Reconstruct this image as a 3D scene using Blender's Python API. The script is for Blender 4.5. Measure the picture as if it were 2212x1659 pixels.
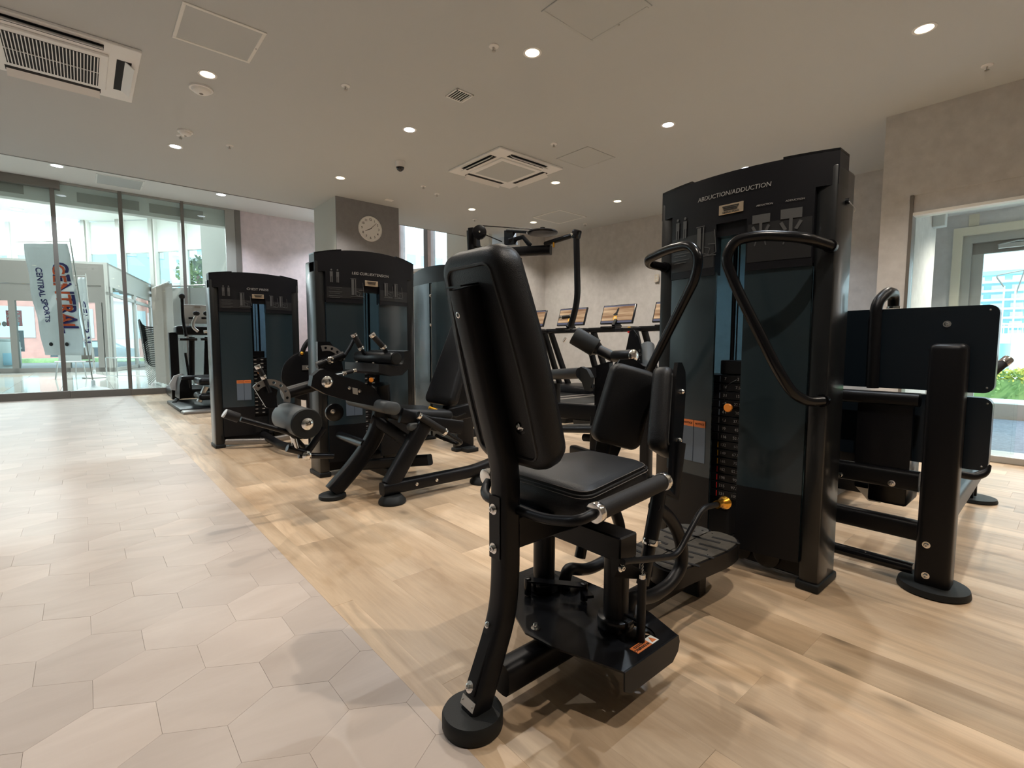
import bpy, bmesh, math, random
from mathutils import Vector, Matrix
random.seed(7)
PI = math.pi
for o in list(bpy.data.objects): bpy.data.objects.remove(o)
SC = bpy.context.scene
COL = SC.collection
V = Vector
# ------------------------------------------------------------------ camera
F, CX, CY = 1069.6, 1106.0, 829.5
yaw, pit, rol = [math.radians(a) for a in (40.8525, -4.4816, 0.1393)]
FW = V((math.sin(yaw)*math.cos(pit), math.cos(yaw)*math.cos(pit), math.sin(pit)))
R0 = V((math.cos(yaw), -math.sin(yaw), 0)); U0 = R0.cross(FW)
RT = R0*math.cos(rol) + U0*math.sin(rol); UP = -R0*math.sin(rol) + U0*math.cos(rol)
EYE = V((0, 0, 0.92))
cam = bpy.data.cameras.new('camera'); camo = bpy.data.objects.new('camera', cam); COL.objects.link(camo)
cam.sensor_width = 36.0; cam.lens = F/2212*36.0; cam.clip_start = 0.05; cam.clip_end = 600
m = Matrix((RT, UP, -FW)).transposed().to_4x4(); m.translation = EYE
camo.matrix_world = m
SC.camera = camo
SC.view_settings.view_transform = 'Standard'; SC.view_settings.look = 'None'
SC.view_settings.gamma = 1; SC.view_settings.use_curve_mapping = False
SC.view_settings.exposure = 0.0
# ------------------------------------------------------------------ world / sun
W = bpy.data.worlds.new('sky'); SC.world = W; W.use_nodes = True
nt = W.node_tree; nt.nodes.clear()
wo = nt.nodes.new('ShaderNodeOutputWorld'); bg = nt.nodes.new('ShaderNodeBackground')
tc = nt.nodes.new('ShaderNodeTexCoord'); sp = nt.nodes.new('ShaderNodeSeparateXYZ'); cr = nt.nodes.new('ShaderNodeValToRGB')
cr.color_ramp.elements[0].position = 0.0; cr.color_ramp.elements[0].color = (0.80, 0.93, 1.0, 1)
cr.color_ramp.elements[1].position = 0.8; cr.color_ramp.elements[1].color = (0.62, 0.82, 1.0, 1)
nt.links.new(tc.outputs['Generated'], sp.inputs[0]); nt.links.new(sp.outputs['Z'], cr.inputs[0])
nt.links.new(cr.outputs[0], bg.inputs[0]); nt.links.new(bg.outputs[0], wo.inputs[0])
bg.inputs[1].default_value = 2.7
sun = bpy.data.lights.new('sun', 'SUN'); sun.energy = 5.0; sun.angle = math.radians(3); sun.color = (1, .96, .9)
suno = bpy.data.objects.new('sun', sun); COL.objects.link(suno)
suno.rotation_euler = (math.radians(42), 0, math.radians(-25)); suno.location = (20, 30, 20)
LOBBY = 330.0  # watts of each added lobby light
LAMP = 99.0      # watts of one ceiling spot

# ------------------------------------------------------------------ pixel -> point on a known plane
def ray(px, py): return FW + RT*((px-CX)/F) - UP*((py-CY)/F)
def az(px, py, z=0.0): d = ray(px, py); return EYE + d*((z-EYE.z)/d.z)
def ax(px, py, x): d = ray(px, py); return EYE + d*((x-EYE.x)/d.x)
def ay(px, py, y): d = ray(px, py); return EYE + d*((y-EYE.y)/d.y)

# ------------------------------------------------------------------ materials
def nodes(name):
    m = bpy.data.materials.new(name); m.use_nodes = True
    return m, m.node_tree, m.node_tree.nodes['Principled BSDF']
def mat(name, col, rough=.5, metal=0, bump=0, scale=50, spec=.5, mottle=0, mscale=6, coat=0, emit=None, es=0):
    m, t, b = nodes(name)
    c = (*col, 1); b.inputs['Base Color'].default_value = c
    b.inputs['Roughness'].default_value = rough; b.inputs['Metallic'].default_value = metal
    b.inputs['Specular IOR Level'].default_value = spec; b.inputs['Coat Weight'].default_value = coat
    g = t.nodes.new('ShaderNodeTexCoord')
    if mottle:
        n = t.nodes.new('ShaderNodeTexNoise'); n.inputs['Scale'].default_value = mscale; n.inputs['Detail'].default_value = 8
        n.inputs['Roughness'].default_value = .65
        r = t.nodes.new('ShaderNodeMapRange'); r.inputs['To Min'].default_value = 1-mottle; r.inputs['To Max'].default_value = 1+mottle
        r.inputs['From Min'].default_value = .3; r.inputs['From Max'].default_value = .7
        x = t.nodes.new('ShaderNodeVectorMath'); x.operation = 'SCALE'; x.inputs[0].default_value = col
        t.links.new(g.outputs['Object'], n.inputs['Vector']); t.links.new(n.outputs[0], r.inputs[0])
        t.links.new(r.outputs[0], x.inputs['Scale']); t.links.new(x.outputs[0], b.inputs['Base Color'])
    if bump:
        n = t.nodes.new('ShaderNodeTexNoise'); n.inputs['Scale'].default_value = scale; n.inputs['Detail'].default_value = 4
        bp = t.nodes.new('ShaderNodeBump'); bp.inputs['Strength'].default_value = bump; bp.inputs['Distance'].default_value = .002
        t.links.new(g.outputs['Object'], n.inputs['Vector']); t.links.new(n.outputs[0], bp.inputs['Height']); t.links.new(bp.outputs[0], b.inputs['Normal'])
    if emit:
        b.inputs['Emission Color'].default_value = (*emit, 1); b.inputs['Emission Strength'].default_value = es
    return m
def glassm(name, tint=(.93, .98, .97), k=1.0, rough=0.0):
    m = bpy.data.materials.new(name); m.use_nodes = True; t = m.node_tree; t.nodes.clear()
    o = t.nodes.new('ShaderNodeOutputMaterial'); a = t.nodes.new('ShaderNodeBsdfTransparent'); g = t.nodes.new('ShaderNodeBsdfGlossy')
    a.inputs[0].default_value = (*tint, 1); g.inputs['Roughness'].default_value = rough
    lw = t.nodes.new('ShaderNodeLayerWeight'); lw.inputs[0].default_value = .5
    p5 = t.nodes.new('ShaderNodeMath'); p5.operation = 'POWER'; p5.inputs[1].default_value = 5; t.links.new(lw.outputs['Facing'], p5.inputs[0])
    f = t.nodes.new('ShaderNodeMath'); f.operation = 'MULTIPLY_ADD'; f.inputs[1].default_value = .9; f.inputs[2].default_value = .04; t.links.new(p5.outputs[0], f.inputs[0])
    mx = t.nodes.new('ShaderNodeMixShader')
    mm = t.nodes.new('ShaderNodeMath'); mm.operation = 'MULTIPLY'; mm.inputs[1].default_value = k
    t.links.new(f.outputs[0], mm.inputs[0]); t.links.new(mm.outputs[0], mx.inputs[0]); t.links.new(a.outputs[0], mx.inputs[1]); t.links.new(g.outputs[0], mx.inputs[2]); t.links.new(mx.outputs[0], o.inputs[0])
    return m
M = {}
M['frame'] = mat('black_powder_coat', (.006, .006, .007), .36, bump=.12, scale=900, spec=.22)
M['post'] = mat('glossy_black_post', (.008, .009, .010), .30, spec=.45, coat=.15)
M['panel'] = mat('navy_black_panel', (.006, .011, .017), .30)
M['tread'] = mat('dusty_tread_rubber', (.050, .044, .036), .7, mottle=.3, mscale=40)
M['smoked'] = glassm('smoked_rear_acrylic', (.30, .43, .50), 1.0, .12)
M['frame2'] = mat('satin_black_paint', (.005, .005, .006), .25, spec=.32)
M['shroud'] = mat('smoked_shroud_plastic', (.017, .028, .034), .22, spec=.45, coat=.12)
M['shroud_back'] = mat('rear_shroud_plastic', (.10, .14, .17), .3)
M['header'] = mat('moulded_header_plastic', (.008, .008, .010), .38, bump=.1, scale=700, spec=.25)
M['placard'] = mat('printed_placard', (.012, .012, .013), .42)
M['print_grey'] = mat('pale_print', (.34, .33, .31), .5)
M['print_dim'] = mat('dim_print', (.075, .075, .075), .5)
M['leather'] = mat('black_leatherette', (.008, .008, .009), .42, bump=.35, scale=420, spec=.32)
M['leather_side'] = mat('black_leatherette_side', (.012, .012, .013), .48, bump=.3, scale=420)
M['thread'] = mat('grey_stitching', (.16, .14, .13), .7)
M['rubber'] = mat('black_rubber', (.010, .011, .011), .55, bump=.2, scale=500, spec=.3)
M['grip'] = mat('grip_rubber', (.014, .013, .013), .6, bump=.3, scale=500, spec=.3)
M['foam'] = mat('grey_black_foam_roller', (.045, .05, .052), .5, bump=.3, scale=600)
M['chrome'] = mat('chrome', (.78, .77, .75), .12, 1)
M['steel'] = mat('brushed_steel', (.55, .54, .52), .3, 1)
M['zinc'] = mat('zinc_plate', (.50, .48, .44), .38, .8)
M['gold'] = mat('anodised_gold', (.85, .42, .05), .25, 1)
M['orange'] = mat('orange_plastic', (.80, .26, .03), .4)
M['yellow'] = mat('yellow_plastic', (.85, .45, .03), .4)
M['red'] = mat('red_plastic', (.75, .03, .03), .4)
M['label_orange'] = mat('orange_label', (.62, .17, .04), .5)
M['label_grey'] = mat('grey_label', (.10, .13, .17), .5)
M['label_white'] = mat('white_label', (.75, .75, .73), .5)
M['brass'] = mat('brass_nameplate', (.62, .50, .36), .3, .7)
M['ceiling'] = mat('ceiling_paint', (.58, .605, .61), .85, bump=.05, scale=90)
M['ceil_strip'] = mat('strip_ceiling_paint', (.80, .79, .77), .85)
M['wall'] = mat('taupe_wallpaper', (.60, .585, .57), .85, mottle=.09, mscale=9, bump=.1, scale=220)
M['wall_pale'] = mat('pale_wallpaper', (.60, .58, .57), .85, mottle=.08, mscale=9)
M['wall_pink'] = mat('pink_grey_wallpaper', (.72, .60, .60), .85, mottle=.1, mscale=7)
M['wall_green'] = mat('pale_grey_column_paint', (.56, .58, .55), .85, bump=.05, scale=200)
M['column_dark'] = mat('grey_column_wallpaper', (.27, .27, .285), .85, mottle=.08, mscale=14)
M['white'] = mat('white_plastic', (.90, .90, .89), .45)
M['white_frame'] = mat('white_painted_frame', (.86, .86, .83), .5)
M['cream'] = mat('cream_door_lining', (.66, .60, .48), .5)
M['hatch'] = mat('hatch_panel_paint', (.56, .585, .585), .85)
M['alu'] = mat('grey_anodised_frame', (.23, .21, .19), .38, .5)
M['alu_pale'] = mat('pale_anodised_frame', (.42, .41, .38), .4, .4)
M['dark'] = mat('dark_void', (.004, .004, .005), .8)
M['glass'] = glassm('clear_glass', (.94, .99, .985), .7)
M['glass2'] = glassm('lobby_glass', (.92, .98, .985), 1.0)
M['dome'] = mat('smoked_dome', (.01, .01, .012), .06, spec=.8)
M['lobby_white'] = mat('lobby_plaster', (.80, .82, .79), .8)
M['lobby_floor'] = mat('polished_stone', (.60, .60, .56), .10, mottle=.06, mscale=2)
M['lobby_band'] = mat('beige_stone_band', (.62, .50, .38), .12)
M['stone_grout'] = mat('stone_grout', (.22, .21, .19), .6)
M['cloth_white'] = mat('white_banner_cloth', (.62, .66, .68), .8, mottle=.05, mscale=3)
M['navy'] = mat('navy_print', (.03, .03, .19), .6)
M['red_print'] = mat('red_orange_print', (.80, .13, .03), .6)
M['blind'] = mat('white_roller_blind', (.78, .82, .78), .8)
M['tilewhite'] = mat('white_panel', (.66, .68, .68), .6)
M['curtain'] = mat('beige_pleated_curtain', (.60, .52, .47), .8)
M['mat_blue'] = mat('blue_grey_mat', (.16, .22, .30), .8, mottle=.3, mscale=30)
M['hedge'] = mat('hedge_leaf', (.26, .38, .14), .6)
M['hedge_y'] = mat('hedge_leaf_yellow', (.62, .58, .12), .6)
M['pave'] = mat('pale_paving', (.62, .62, .60), .7, mottle=.08, mscale=1.5)
M['brick'] = mat('red_brick_cladding', (.50, .24, .20), .8, mottle=.15, mscale=3)
M['bld_white'] = mat('white_concrete', (.80, .86, .88), .8)
M['bld_blue'] = mat('blue_grey_cladding', (.34, .58, .72), .5)
M['bld_glass'] = mat('building_glazing', (.42, .54, .58), .3)
M['bld_pink'] = mat('pink_cladding', (.66, .42, .38), .8)
M['bld_yellow'] = mat('yellow_cladding', (.80, .62, .28), .8)
M['grass'] = mat('grass', (.30, .44, .18), .9, mottle=.3, mscale=8)
M['carpaint'] = mat('dark_car_paint', (.05, .07, .09), .2)
M['silver'] = mat('silver_tube', (.55, .57, .57), .3, .8)
M['socket'] = mat('ivory_socket_plate', (.55, .50, .42), .5)
M['poster_red'] = mat('red_poster', (.72, .06, .05), .5)
M['poster_teal'] = mat('dark_teal_poster', (.05, .14, .16), .5)
def lampmat(name, col, s):
    m = bpy.data.materials.new(name); m.use_nodes = True; t = m.node_tree; t.nodes.clear()
    o = t.nodes.new('ShaderNodeOutputMaterial'); e = t.nodes.new('ShaderNodeEmission'); e.inputs[0].default_value = (*col, 1); e.inputs[1].default_value = s
    t.links.new(e.outputs[0], o.inputs[0]); return m
M['lamp_warm'] = lampmat('warm_led', (1, .80, .48), 9)
M['lamp_cool'] = lampmat('cool_led', (.86, .92, 1), 10)
M['lamp_lobby'] = lampmat('lobby_led', (1, .9, .8), 4)

def floor_mat(name, wood):
    m, t, b = nodes(name); N = t.nodes.new; L = t.links.new
    at = N('ShaderNodeAttribute'); at.attribute_name = 'tint'
    sx = N('ShaderNodeSeparateColor'); L(at.outputs['Color'], sx.inputs[0])
    g = N('ShaderNodeTexCoord')
    off = N('ShaderNodeVectorMath'); off.operation = 'MULTIPLY_ADD'; off.inputs[1].default_value = (37, 91, 53)
    L(at.outputs['Color'], off.inputs[0]); L(g.outputs['Object'], off.inputs[2])
    mp = N('ShaderNodeMapping'); mp.inputs['Scale'].default_value = (1, .22, 1) if wood else (.5, 1.6, 1)
    L(off.outputs[0], mp.inputs['Vector'])
    n1 = N('ShaderNodeTexNoise'); n1.inputs['Scale'].default_value = 5 if wood else 4; n1.inputs['Detail'].default_value = 8; n1.inputs['Roughness'].default_value = .6
    n1.inputs['Distortion'].default_value = .6
    L(mp.outputs[0], n1.inputs['Vector'])
    ramp = N('ShaderNodeValToRGB'); e = ramp.color_ramp.elements
    if wood:
        e[0].position = .30; e[0].color = (.40, .265, .155, 1); e[1].position = .66; e[1].color = (.66, .495, .335, 1)
    else:
        e[0].position = .25; e[0].color = (.45, .365, .305, 1); e[1].position = .75; e[1].color = (.56, .47, .405, 1)
    L(n1.outputs[0], ramp.inputs[0])
    col = ramp.outputs[0]
    if wood:
        w = N('ShaderNodeTexWave'); w.wave_type = 'RINGS'; w.rings_direction = 'Y'; w.inputs['Scale'].default_value = 3.2; w.inputs['Distortion'].default_value = 14; w.inputs['Detail'].default_value = 4; w.inputs['Detail Scale'].default_value = .55; w.inputs['Detail Roughness'].default_value = .6
        mpw = N('ShaderNodeMapping'); mpw.inputs['Scale'].default_value = (1.6, .30, 1); L(off.outputs[0], mpw.inputs['Vector']); L(mpw.outputs[0], w.inputs['Vector'])
        nm_ = N('ShaderNodeTexNoise'); nm_.inputs['Scale'].default_value = 1.6; L(mpw.outputs[0], nm_.inputs['Vector'])
        wr = N('ShaderNodeMapRange'); wr.inputs['From Min'].default_value = 0; wr.inputs['From Max'].default_value = .5; wr.inputs['To Min'].default_value = .80; wr.inputs['To Max'].default_value = 1.0
        L(w.outputs['Fac'], wr.inputs[0])
        amt = N('ShaderNodeMapRange'); amt.inputs['From Min'].default_value = .45; amt.inputs['From Max'].default_value = .62; L(nm_.outputs[0], amt.inputs[0])
        mxw = N('ShaderNodeMix'); mxw.data_type = 'FLOAT'; mxw.inputs[2].default_value = 1.0; L(amt.outputs[0], mxw.inputs[0]); L(wr.outputs[0], mxw.inputs[3])
        mw = N('ShaderNodeVectorMath'); mw.operation = 'SCALE'; L(col, mw.inputs[0]); L(mxw.outputs[0], mw.inputs['Scale']); col = mw.outputs[0]
        # fine fibre
        mp2 = N('ShaderNodeMapping'); mp2.inputs['Scale'].default_value = (60, 2.5, 1); L(off.outputs[0], mp2.inputs['Vector'])
        n2 = N('ShaderNodeTexNoise'); n2.inputs['Scale'].default_value = 2; n2.inputs['Detail'].default_value = 3; L(mp2.outputs[0], n2.inputs['Vector'])
        r2 = N('ShaderNodeMapRange'); r2.inputs['To Min'].default_value = .86; r2.inputs['To Max'].default_value = 1.12; L(n2.outputs[0], r2.inputs[0])
        m2 = N('ShaderNodeVectorMath'); m2.operation = 'SCALE'; L(col, m2.inputs[0]); L(r2.outputs[0], m2.inputs['Scale']); col = m2.outputs[0]
        # knots
        vo = N('ShaderNodeTexVoronoi'); vo.inputs['Scale'].default_value = 2.6
        mp3 = N('ShaderNodeMapping'); mp3.inputs['Scale'].default_value = (1.6, .8, 1); L(off.outputs[0], mp3.inputs['Vector']); L(mp3.outputs[0], vo.inputs['Vector'])
        rk = N('ShaderNodeMapRange'); rk.inputs['From Min'].default_value = .02; rk.inputs['From Max'].default_value = .13; rk.inputs['To Min'].default_value = .45; rk.inputs['To Max'].default_value = 1; L(vo.outputs['Distance'], rk.inputs[0])
        m3 = N('ShaderNodeVectorMath'); m3.operation = 'SCALE'; L(col, m3.inputs[0]); L(rk.outputs[0], m3.inputs['Scale']); col = m3.outputs[0]
    tr = N('ShaderNodeMapRange'); tr.inputs['To Min'].default_value = .84 if wood else .88; tr.inputs['To Max'].default_value = 1.10 if wood else 1.05; L(sx.outputs[0], tr.inputs[0])
    mt = N('ShaderNodeVectorMath'); mt.operation = 'SCALE'; L(col, mt.inputs[0]); L(tr.outputs[0], mt.inputs['Scale'])
    L(mt.outputs[0], b.inputs['Base Color'])
    b.inputs['Roughness'].default_value = .36 if wood else .40
    b.inputs['Specular IOR Level'].default_value = .48 if wood else .34
    bn = N('ShaderNodeTexNoise'); bn.inputs['Scale'].default_value = 160; L(mp.outputs[0], bn.inputs['Vector'])
    bp = N('ShaderNodeBump'); bp.inputs['Strength'].default_value = .12; bp.inputs['Distance'].default_value = .001; L(bn.outputs[0], bp.inputs['Height']); L(bp.outputs[0], b.inputs['Normal'])
    return m
M['wood'] = floor_mat('oak_vinyl_plank', True)
M['hex'] = floor_mat('beige_stone_vinyl', False)

def screen_mat():
    m, t, b = nodes('console_picture'); N = t.nodes.new; L = t.links.new
    g = N('ShaderNodeTexCoord'); mp = N('ShaderNodeMapping'); mp.inputs['Scale'].default_value = (1.2, 14, 14); L(g.outputs['Generated'], mp.inputs[0])
    n = N('ShaderNodeTexNoise'); n.inputs['Scale'].default_value = 1.0; n.inputs['Detail'].default_value = 3; mp.inputs['Scale'].default_value = (1, .8, 5)
    L(mp.outputs[0], n.inputs['Vector'])
    r = N('ShaderNodeValToRGB'); e = r.color_ramp.elements; e[0].position = .35; e[0].color = (.30, .14, .06, 1); e[1].position = .70; e[1].color = (.90, .62, .36, 1)
    L(n.outputs[0], r.inputs[0]); L(r.outputs[0], b.inputs['Emission Color']); b.inputs['Emission Strength'].default_value = .75
    b.inputs['Base Color'].default_value = (.02, .02, .02, 1); b.inputs['Roughness'].default_value = .2
    return m
M['screen'] = screen_mat()
M['screen_dark'] = mat('console_bezel', (.012, .012, .014), .25)
M['screen_bar'] = mat('console_menu_bar', (.03, .03, .05), .3, emit=(.12, .13, .2), es=.5)

# ------------------------------------------------------------------ text meshes (made first, while the scene is small)
TXT = {}
def pretext(*ss, bold=0):
    for s in ss:
        c = bpy.data.curves.new('t', 'FONT'); c.body = s; c.size = 1; c.extrude = .006; c.align_x = 'CENTER'; c.align_y = 'CENTER'; c.resolution_u = 3; c.offset = bold
        o = bpy.data.objects.new('t', c); COL.objects.link(o)
        dg = bpy.context.evaluated_depsgraph_get(); dg.update()
        TXT[s] = bpy.data.meshes.new_from_object(o.evaluated_get(dg)); bpy.data.objects.remove(o)
WT = ['7', '16', '33', '49', '66', '83', '99', '116', '132', '149', '165', '182', '198', '215', '231']
KG = ['3', '7.5', '15', '22.5', '30', '37.5', '45', '52.5', '60', '67.5', '75', '82.5', '90', '97.5', '105']
pretext('ABDUCTION/ADDUCTION', 'LEG CURL/EXTENSION', 'CHEST PRESS', 'NOTICE', 'WARNING', 'ABDUCTION', 'ADDUCTION', 'TREADMILL', *WT, *KG)
pretext(*[str(i) for i in range(1, 13)], bold=.012)
pretext('SUMMER', 'SALE', 'CENTRAL', 'CENTRAL SPORTS', bold=.018)

# ------------------------------------------------------------------ mesh building
def wl(o):
    v = V((0, 0, 0))
    while o: v += o.location; o = o.parent
    return v
def frame_from(right, up):
    r = V(right).normalized(); u = V(up); u = (u - r*u.dot(r)).normalized(); n = r.cross(u)
    return Matrix((r, u, n)).transposed().to_4x4()
def fillet(path, rad, seg=5, closed=False):
    P = [V(p) for p in path]; out = []
    n = len(P)
    for i in range(n):
        if not closed and i in (0, n-1): out.append(P[i]); continue
        a, b, c = P[i-1], P[i], P[(i+1) % n]
        r = rad[i] if isinstance(rad, (list, tuple)) else rad
        d1 = (a-b); d2 = (c-b); l = min(r, d1.length*.48, d2.length*.48)
        if l < 1e-4: out.append(b); continue
        p0 = b + d1.normalized()*l; p2 = b + d2.normalized()*l
        for k in range(seg+1):
            s = k/seg; out.append(p0*(1-s)**2 + b*2*s*(1-s) + p2*s*s)
    return out
def rrect(w, h, r, seg=3):
    pts = []
    for cx, cy, a0 in ((w/2-r, h/2-r, 0), (-w/2+r, h/2-r, 90), (-w/2+r, -h/2+r, 180), (w/2-r, -h/2+r, 270)):
        for k in range(seg+1):
            a = math.radians(a0+90*k/seg); pts.append((cx+r*math.cos(a), cy+r*math.sin(a)))
    return pts
def circ(r, n=12, sx=1, sy=1): return [(r*sx*math.cos(2*PI*k/n), r*sy*math.sin(2*PI*k/n)) for k in range(n)]
class MB:
    def __init__(s, T=None): s.bm = bmesh.new(); s.T = T
    def _tr(s, vs):
        pass
    def box(s, c, size, bev=0, seg=2, A=None):
        g = bmesh.ops.create_cube(s.bm, size=1)['verts']
        Mx = Matrix.Translation(V(c)) @ (A if A else Matrix()) @ Matrix.Diagonal((*size, 1))
        for v in g: v.co = Mx @ v.co
        if bev > 0:
            es = list({e for v in g for e in v.link_edges})
            bmesh.ops.bevel(s.bm, geom=es, offset=min(bev, min(size)*.49), segments=seg, profile=.5, affect='EDGES')
        return s
    def b(s, x0, x1, y0, y1, z0, z1, bev=0, seg=2): return s.box(((x0+x1)/2, (y0+y1)/2, (z0+z1)/2), (abs(x1-x0), abs(y1-y0), abs(z1-z0)), bev, seg)
    def sweep(s, path, sec, up=(0, 0, 1), caps=True, closed=False, scale=None):
        P = [V(p) for p in path]; n = len(P); rings = []; u = None
        for i in range(n):
            if closed: t = (P[(i+1) % n]-P[i-1])
            else: t = P[min(i+1, n-1)]-P[max(i-1, 0)]
            t.normalize()
            if u is None:
                u = V(up); u = u - t*u.dot(t)
                if u.length < 1e-3: u = V((1, 0, 0)) - t*t.x
                if u.length < 1e-3: u = V((0, 1, 0))
            else: u = u - t*u.dot(t)
            u.normalize(); r = t.cross(u); k = scale[i] if scale else 1
            rings.append([s.bm.verts.new(P[i] + r*(a*k) + u*(b*k)) for a, b in sec])
        m = len(sec)
        for i in range(n if closed else n-1):
            A, B = rings[i], rings[(i+1) % n]
            for j in range(m): s.bm.faces.new((A[j], A[(j+1) % m], B[(j+1) % m], B[j]))
        if caps and not closed:
            s.bm.faces.new(rings[0][::-1]); s.bm.faces.new(rings[-1])
        return s
    def tube(s, path, r, n=12, fil=0, seg=5, closed=False, caps=True):
        p = fillet(path, fil, seg, closed) if fil else path
        return s.sweep(p, circ(r, n), closed=closed, caps=caps)
    def cyl(s, p0, p1, r, r1=None, n=24, bev=0):
        p0 = V(p0); p1 = V(p1); r1 = r if r1 is None else r1; d = (p1-p0)
        if bev and bev < d.length/2:
            e = d.normalized()*bev
            return s.sweep([p0, p0+e*.3, p0+e, p1-e, p1-e*.3, p1], circ(1, n), scale=[r-bev, r-bev*.3, r, r1, r1-bev*.3, r1-bev])
        return s.sweep([p0, p1], circ(1, n), scale=[r, r1])
    def lathe(s, p0, axis, prof, n=24, caps=True):
        a = V(axis).normalized()
        pts = [V(p0)+a*h for r, h in prof]
        # avoid zero tangents when heights repeat
        q = []
        for i, (r, h) in enumerate(prof): q.append(V(p0)+a*(h+i*1e-5))
        u = V((0, 0, 1)) if abs(a.z) < .9 else V((1, 0, 0)); u = (u-a*u.dot(a)).normalized(); w = a.cross(u); rings = []
        for c, (r, h) in zip(q, prof):
            rings.append([s.bm.verts.new(c + w*(r*math.cos(2*PI*k/n)) + u*(r*math.sin(2*PI*k/n))) for k in range(n)])
        for A, B in zip(rings, rings[1:]):
            for j in range(n): s.bm.faces.new((A[j], A[(j+1) % n], B[(j+1) % n], B[j]))
        if caps: s.bm.faces.new(rings[0][::-1]); s.bm.faces.new(rings[-1])
        return s
    def plate(s, outline, thick, holes=(), bev=0):
        t = V(thick); es = []; lp = []
        for loop in [outline, *holes]:
            vs = [s.bm.verts.new(V(p)) for p in loop]; lp.append(vs)
            if holes: es += [s.bm.edges.new((vs[i], vs[(i+1) % len(vs)])) for i in range(len(vs))]
        if not holes: fs = [s.bm.faces.new(lp[0])]
        else:
            r = bmesh.ops.triangle_fill(s.bm, use_beauty=True, use_dissolve=False, edges=es)
            fs = [g for g in r['geom'] if isinstance(g, bmesh.types.BMFace)]
        r = bmesh.ops.extrude_face_region(s.bm, geom=fs)
        nv = [g for g in r['geom'] if isinstance(g, bmesh.types.BMVert)]
        for v in nv: v.co += t
        return s
    def sphere(s, c, r, sc=(1, 1, 1), u=16, v=10):
        g = bmesh.ops.create_uvsphere(s.bm, u_segments=u, v_segments=v, radius=r)['verts']
        for q in g: q.co = V((q.co.x*sc[0], q.co.y*sc[1], q.co.z*sc[2])) + V(c)
        return s
    def quad(s, pts): s.bm.faces.new([s.bm.verts.new(V(p)) for p in pts]); return s
    def text(s, st, c, right, up, size, xs=1, shear=0):
        base = len(s.bm.verts); me = TXT[st]
        Mx = Matrix.Translation(V(c)) @ frame_from(right, up) @ Matrix(((size*xs, size*shear, 0, 0), (0, size, 0, 0), (0, 0, size*.5 if size > .1 else .05, 0), (0, 0, 0, 1)))
        s.bm.from_mesh(me); s.bm.verts.ensure_lookup_table()
        for v in s.bm.verts[base:]: v.co = Mx @ v.co
        return s
    def xf(s, T):
        for v in s.bm.verts: v.co = T @ v.co
        return s
    def build(s, name, mt, parent=None, smooth=35, kind=None, T=None, label=None):
        if T is not None: s.xf(T)
        elif s.T is not None: s.xf(s.T)
        bm = s.bm
        off = wl(parent) if parent else V((0, 0, 0))
        if off.length: bmesh.ops.translate(bm, verts=bm.verts, vec=-off)
        bmesh.ops.recalc_face_normals(bm, faces=bm.faces)
        me = bpy.data.meshes.new(name); bm.to_mesh(me); bm.free()
        me.materials.append(M[mt] if isinstance(mt, str) else mt)
        if smooth:
            me.shade_smooth(); me.set_sharp_from_angle(angle=math.radians(smooth))
        o = bpy.data.objects.new(name, me); COL.objects.link(o)
        if parent: o.parent = parent
        if kind: o['kind'] = kind
        if label: o['label'] = label
        return o
def thing(name, label, cat, loc=(0, 0, 0), group=None):
    o = bpy.data.objects.new(name, None); COL.objects.link(o); o.location = loc; o.empty_display_size = .1
    o['label'] = label; o['category'] = cat
    if group: o['group'] = group
    return o
def tag(o, label, cat, group=None, kind=None):
    o['label'] = label; o['category'] = cat
    if group: o['group'] = group
    if kind: o['kind'] = kind
    return o
def dup(root, d, label=None, group=None):
    r = root.copy(); COL.objects.link(r); r.location = root.location + V(d)
    if label: r['label'] = label
    if group: r['group'] = group
    for ch in list(root.children):
        c = ch.copy(); COL.objects.link(c); c.parent = r
        for g in list(ch.children):
            k = g.copy(); COL.objects.link(k); k.parent = c
    return r
def struct(o, kind='structure'): o['kind'] = kind; return o
def bolt(p, n, r=.0105, parent=None, name='bolt', deep=.010, mt='chrome'):
    n = V(n).normalized(); p = V(p)
    m = MB(); m.lathe(p, n, [(r*1.25, 0), (r*1.25, .0022), (r*.72, .0024), (r*.75, deep*.9), (r*.6, deep), (r*.38, deep), (r*.34, deep*.55)], 16)
    return m.build(name, mt, parent)

# ================================================================== ROOM
H = 2.97; HS = 3.60; YE = 7.80; YF = 11.30; XB = 0.62
fl = struct(MB().b(-6, 8.9, -4.2, YF+.06, -.12, -.006).build('floor', 'stone_grout', smooth=0))
def clip_x(poly, x, keep_less):
    out = []
    for i in range(len(poly)):
        a, b = poly[i-1], poly[i]
        ia = (a[0] <= x) == keep_less or abs(a[0]-x) < 1e-9; ib = (b[0] <= x) == keep_less or abs(b[0]-x) < 1e-9
        if ia != ib:
            t = (x-a[0])/(b[0]-a[0]); out.append((x, a[1]+(b[1]-a[1])*t))
        if ib: out.append(b)
    return out
def inset(poly, g):
    cx = sum(p[0] for p in poly)/len(poly); cy = sum(p[1] for p in poly)/len(poly); o = []
    for x, y in poly:
        d = math.hypot(x-cx, y-cy); k = max(0, (d-g)/d) if d else 0; o.append((cx+(x-cx)*k, cy+(y-cy)*k))
    return o
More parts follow.
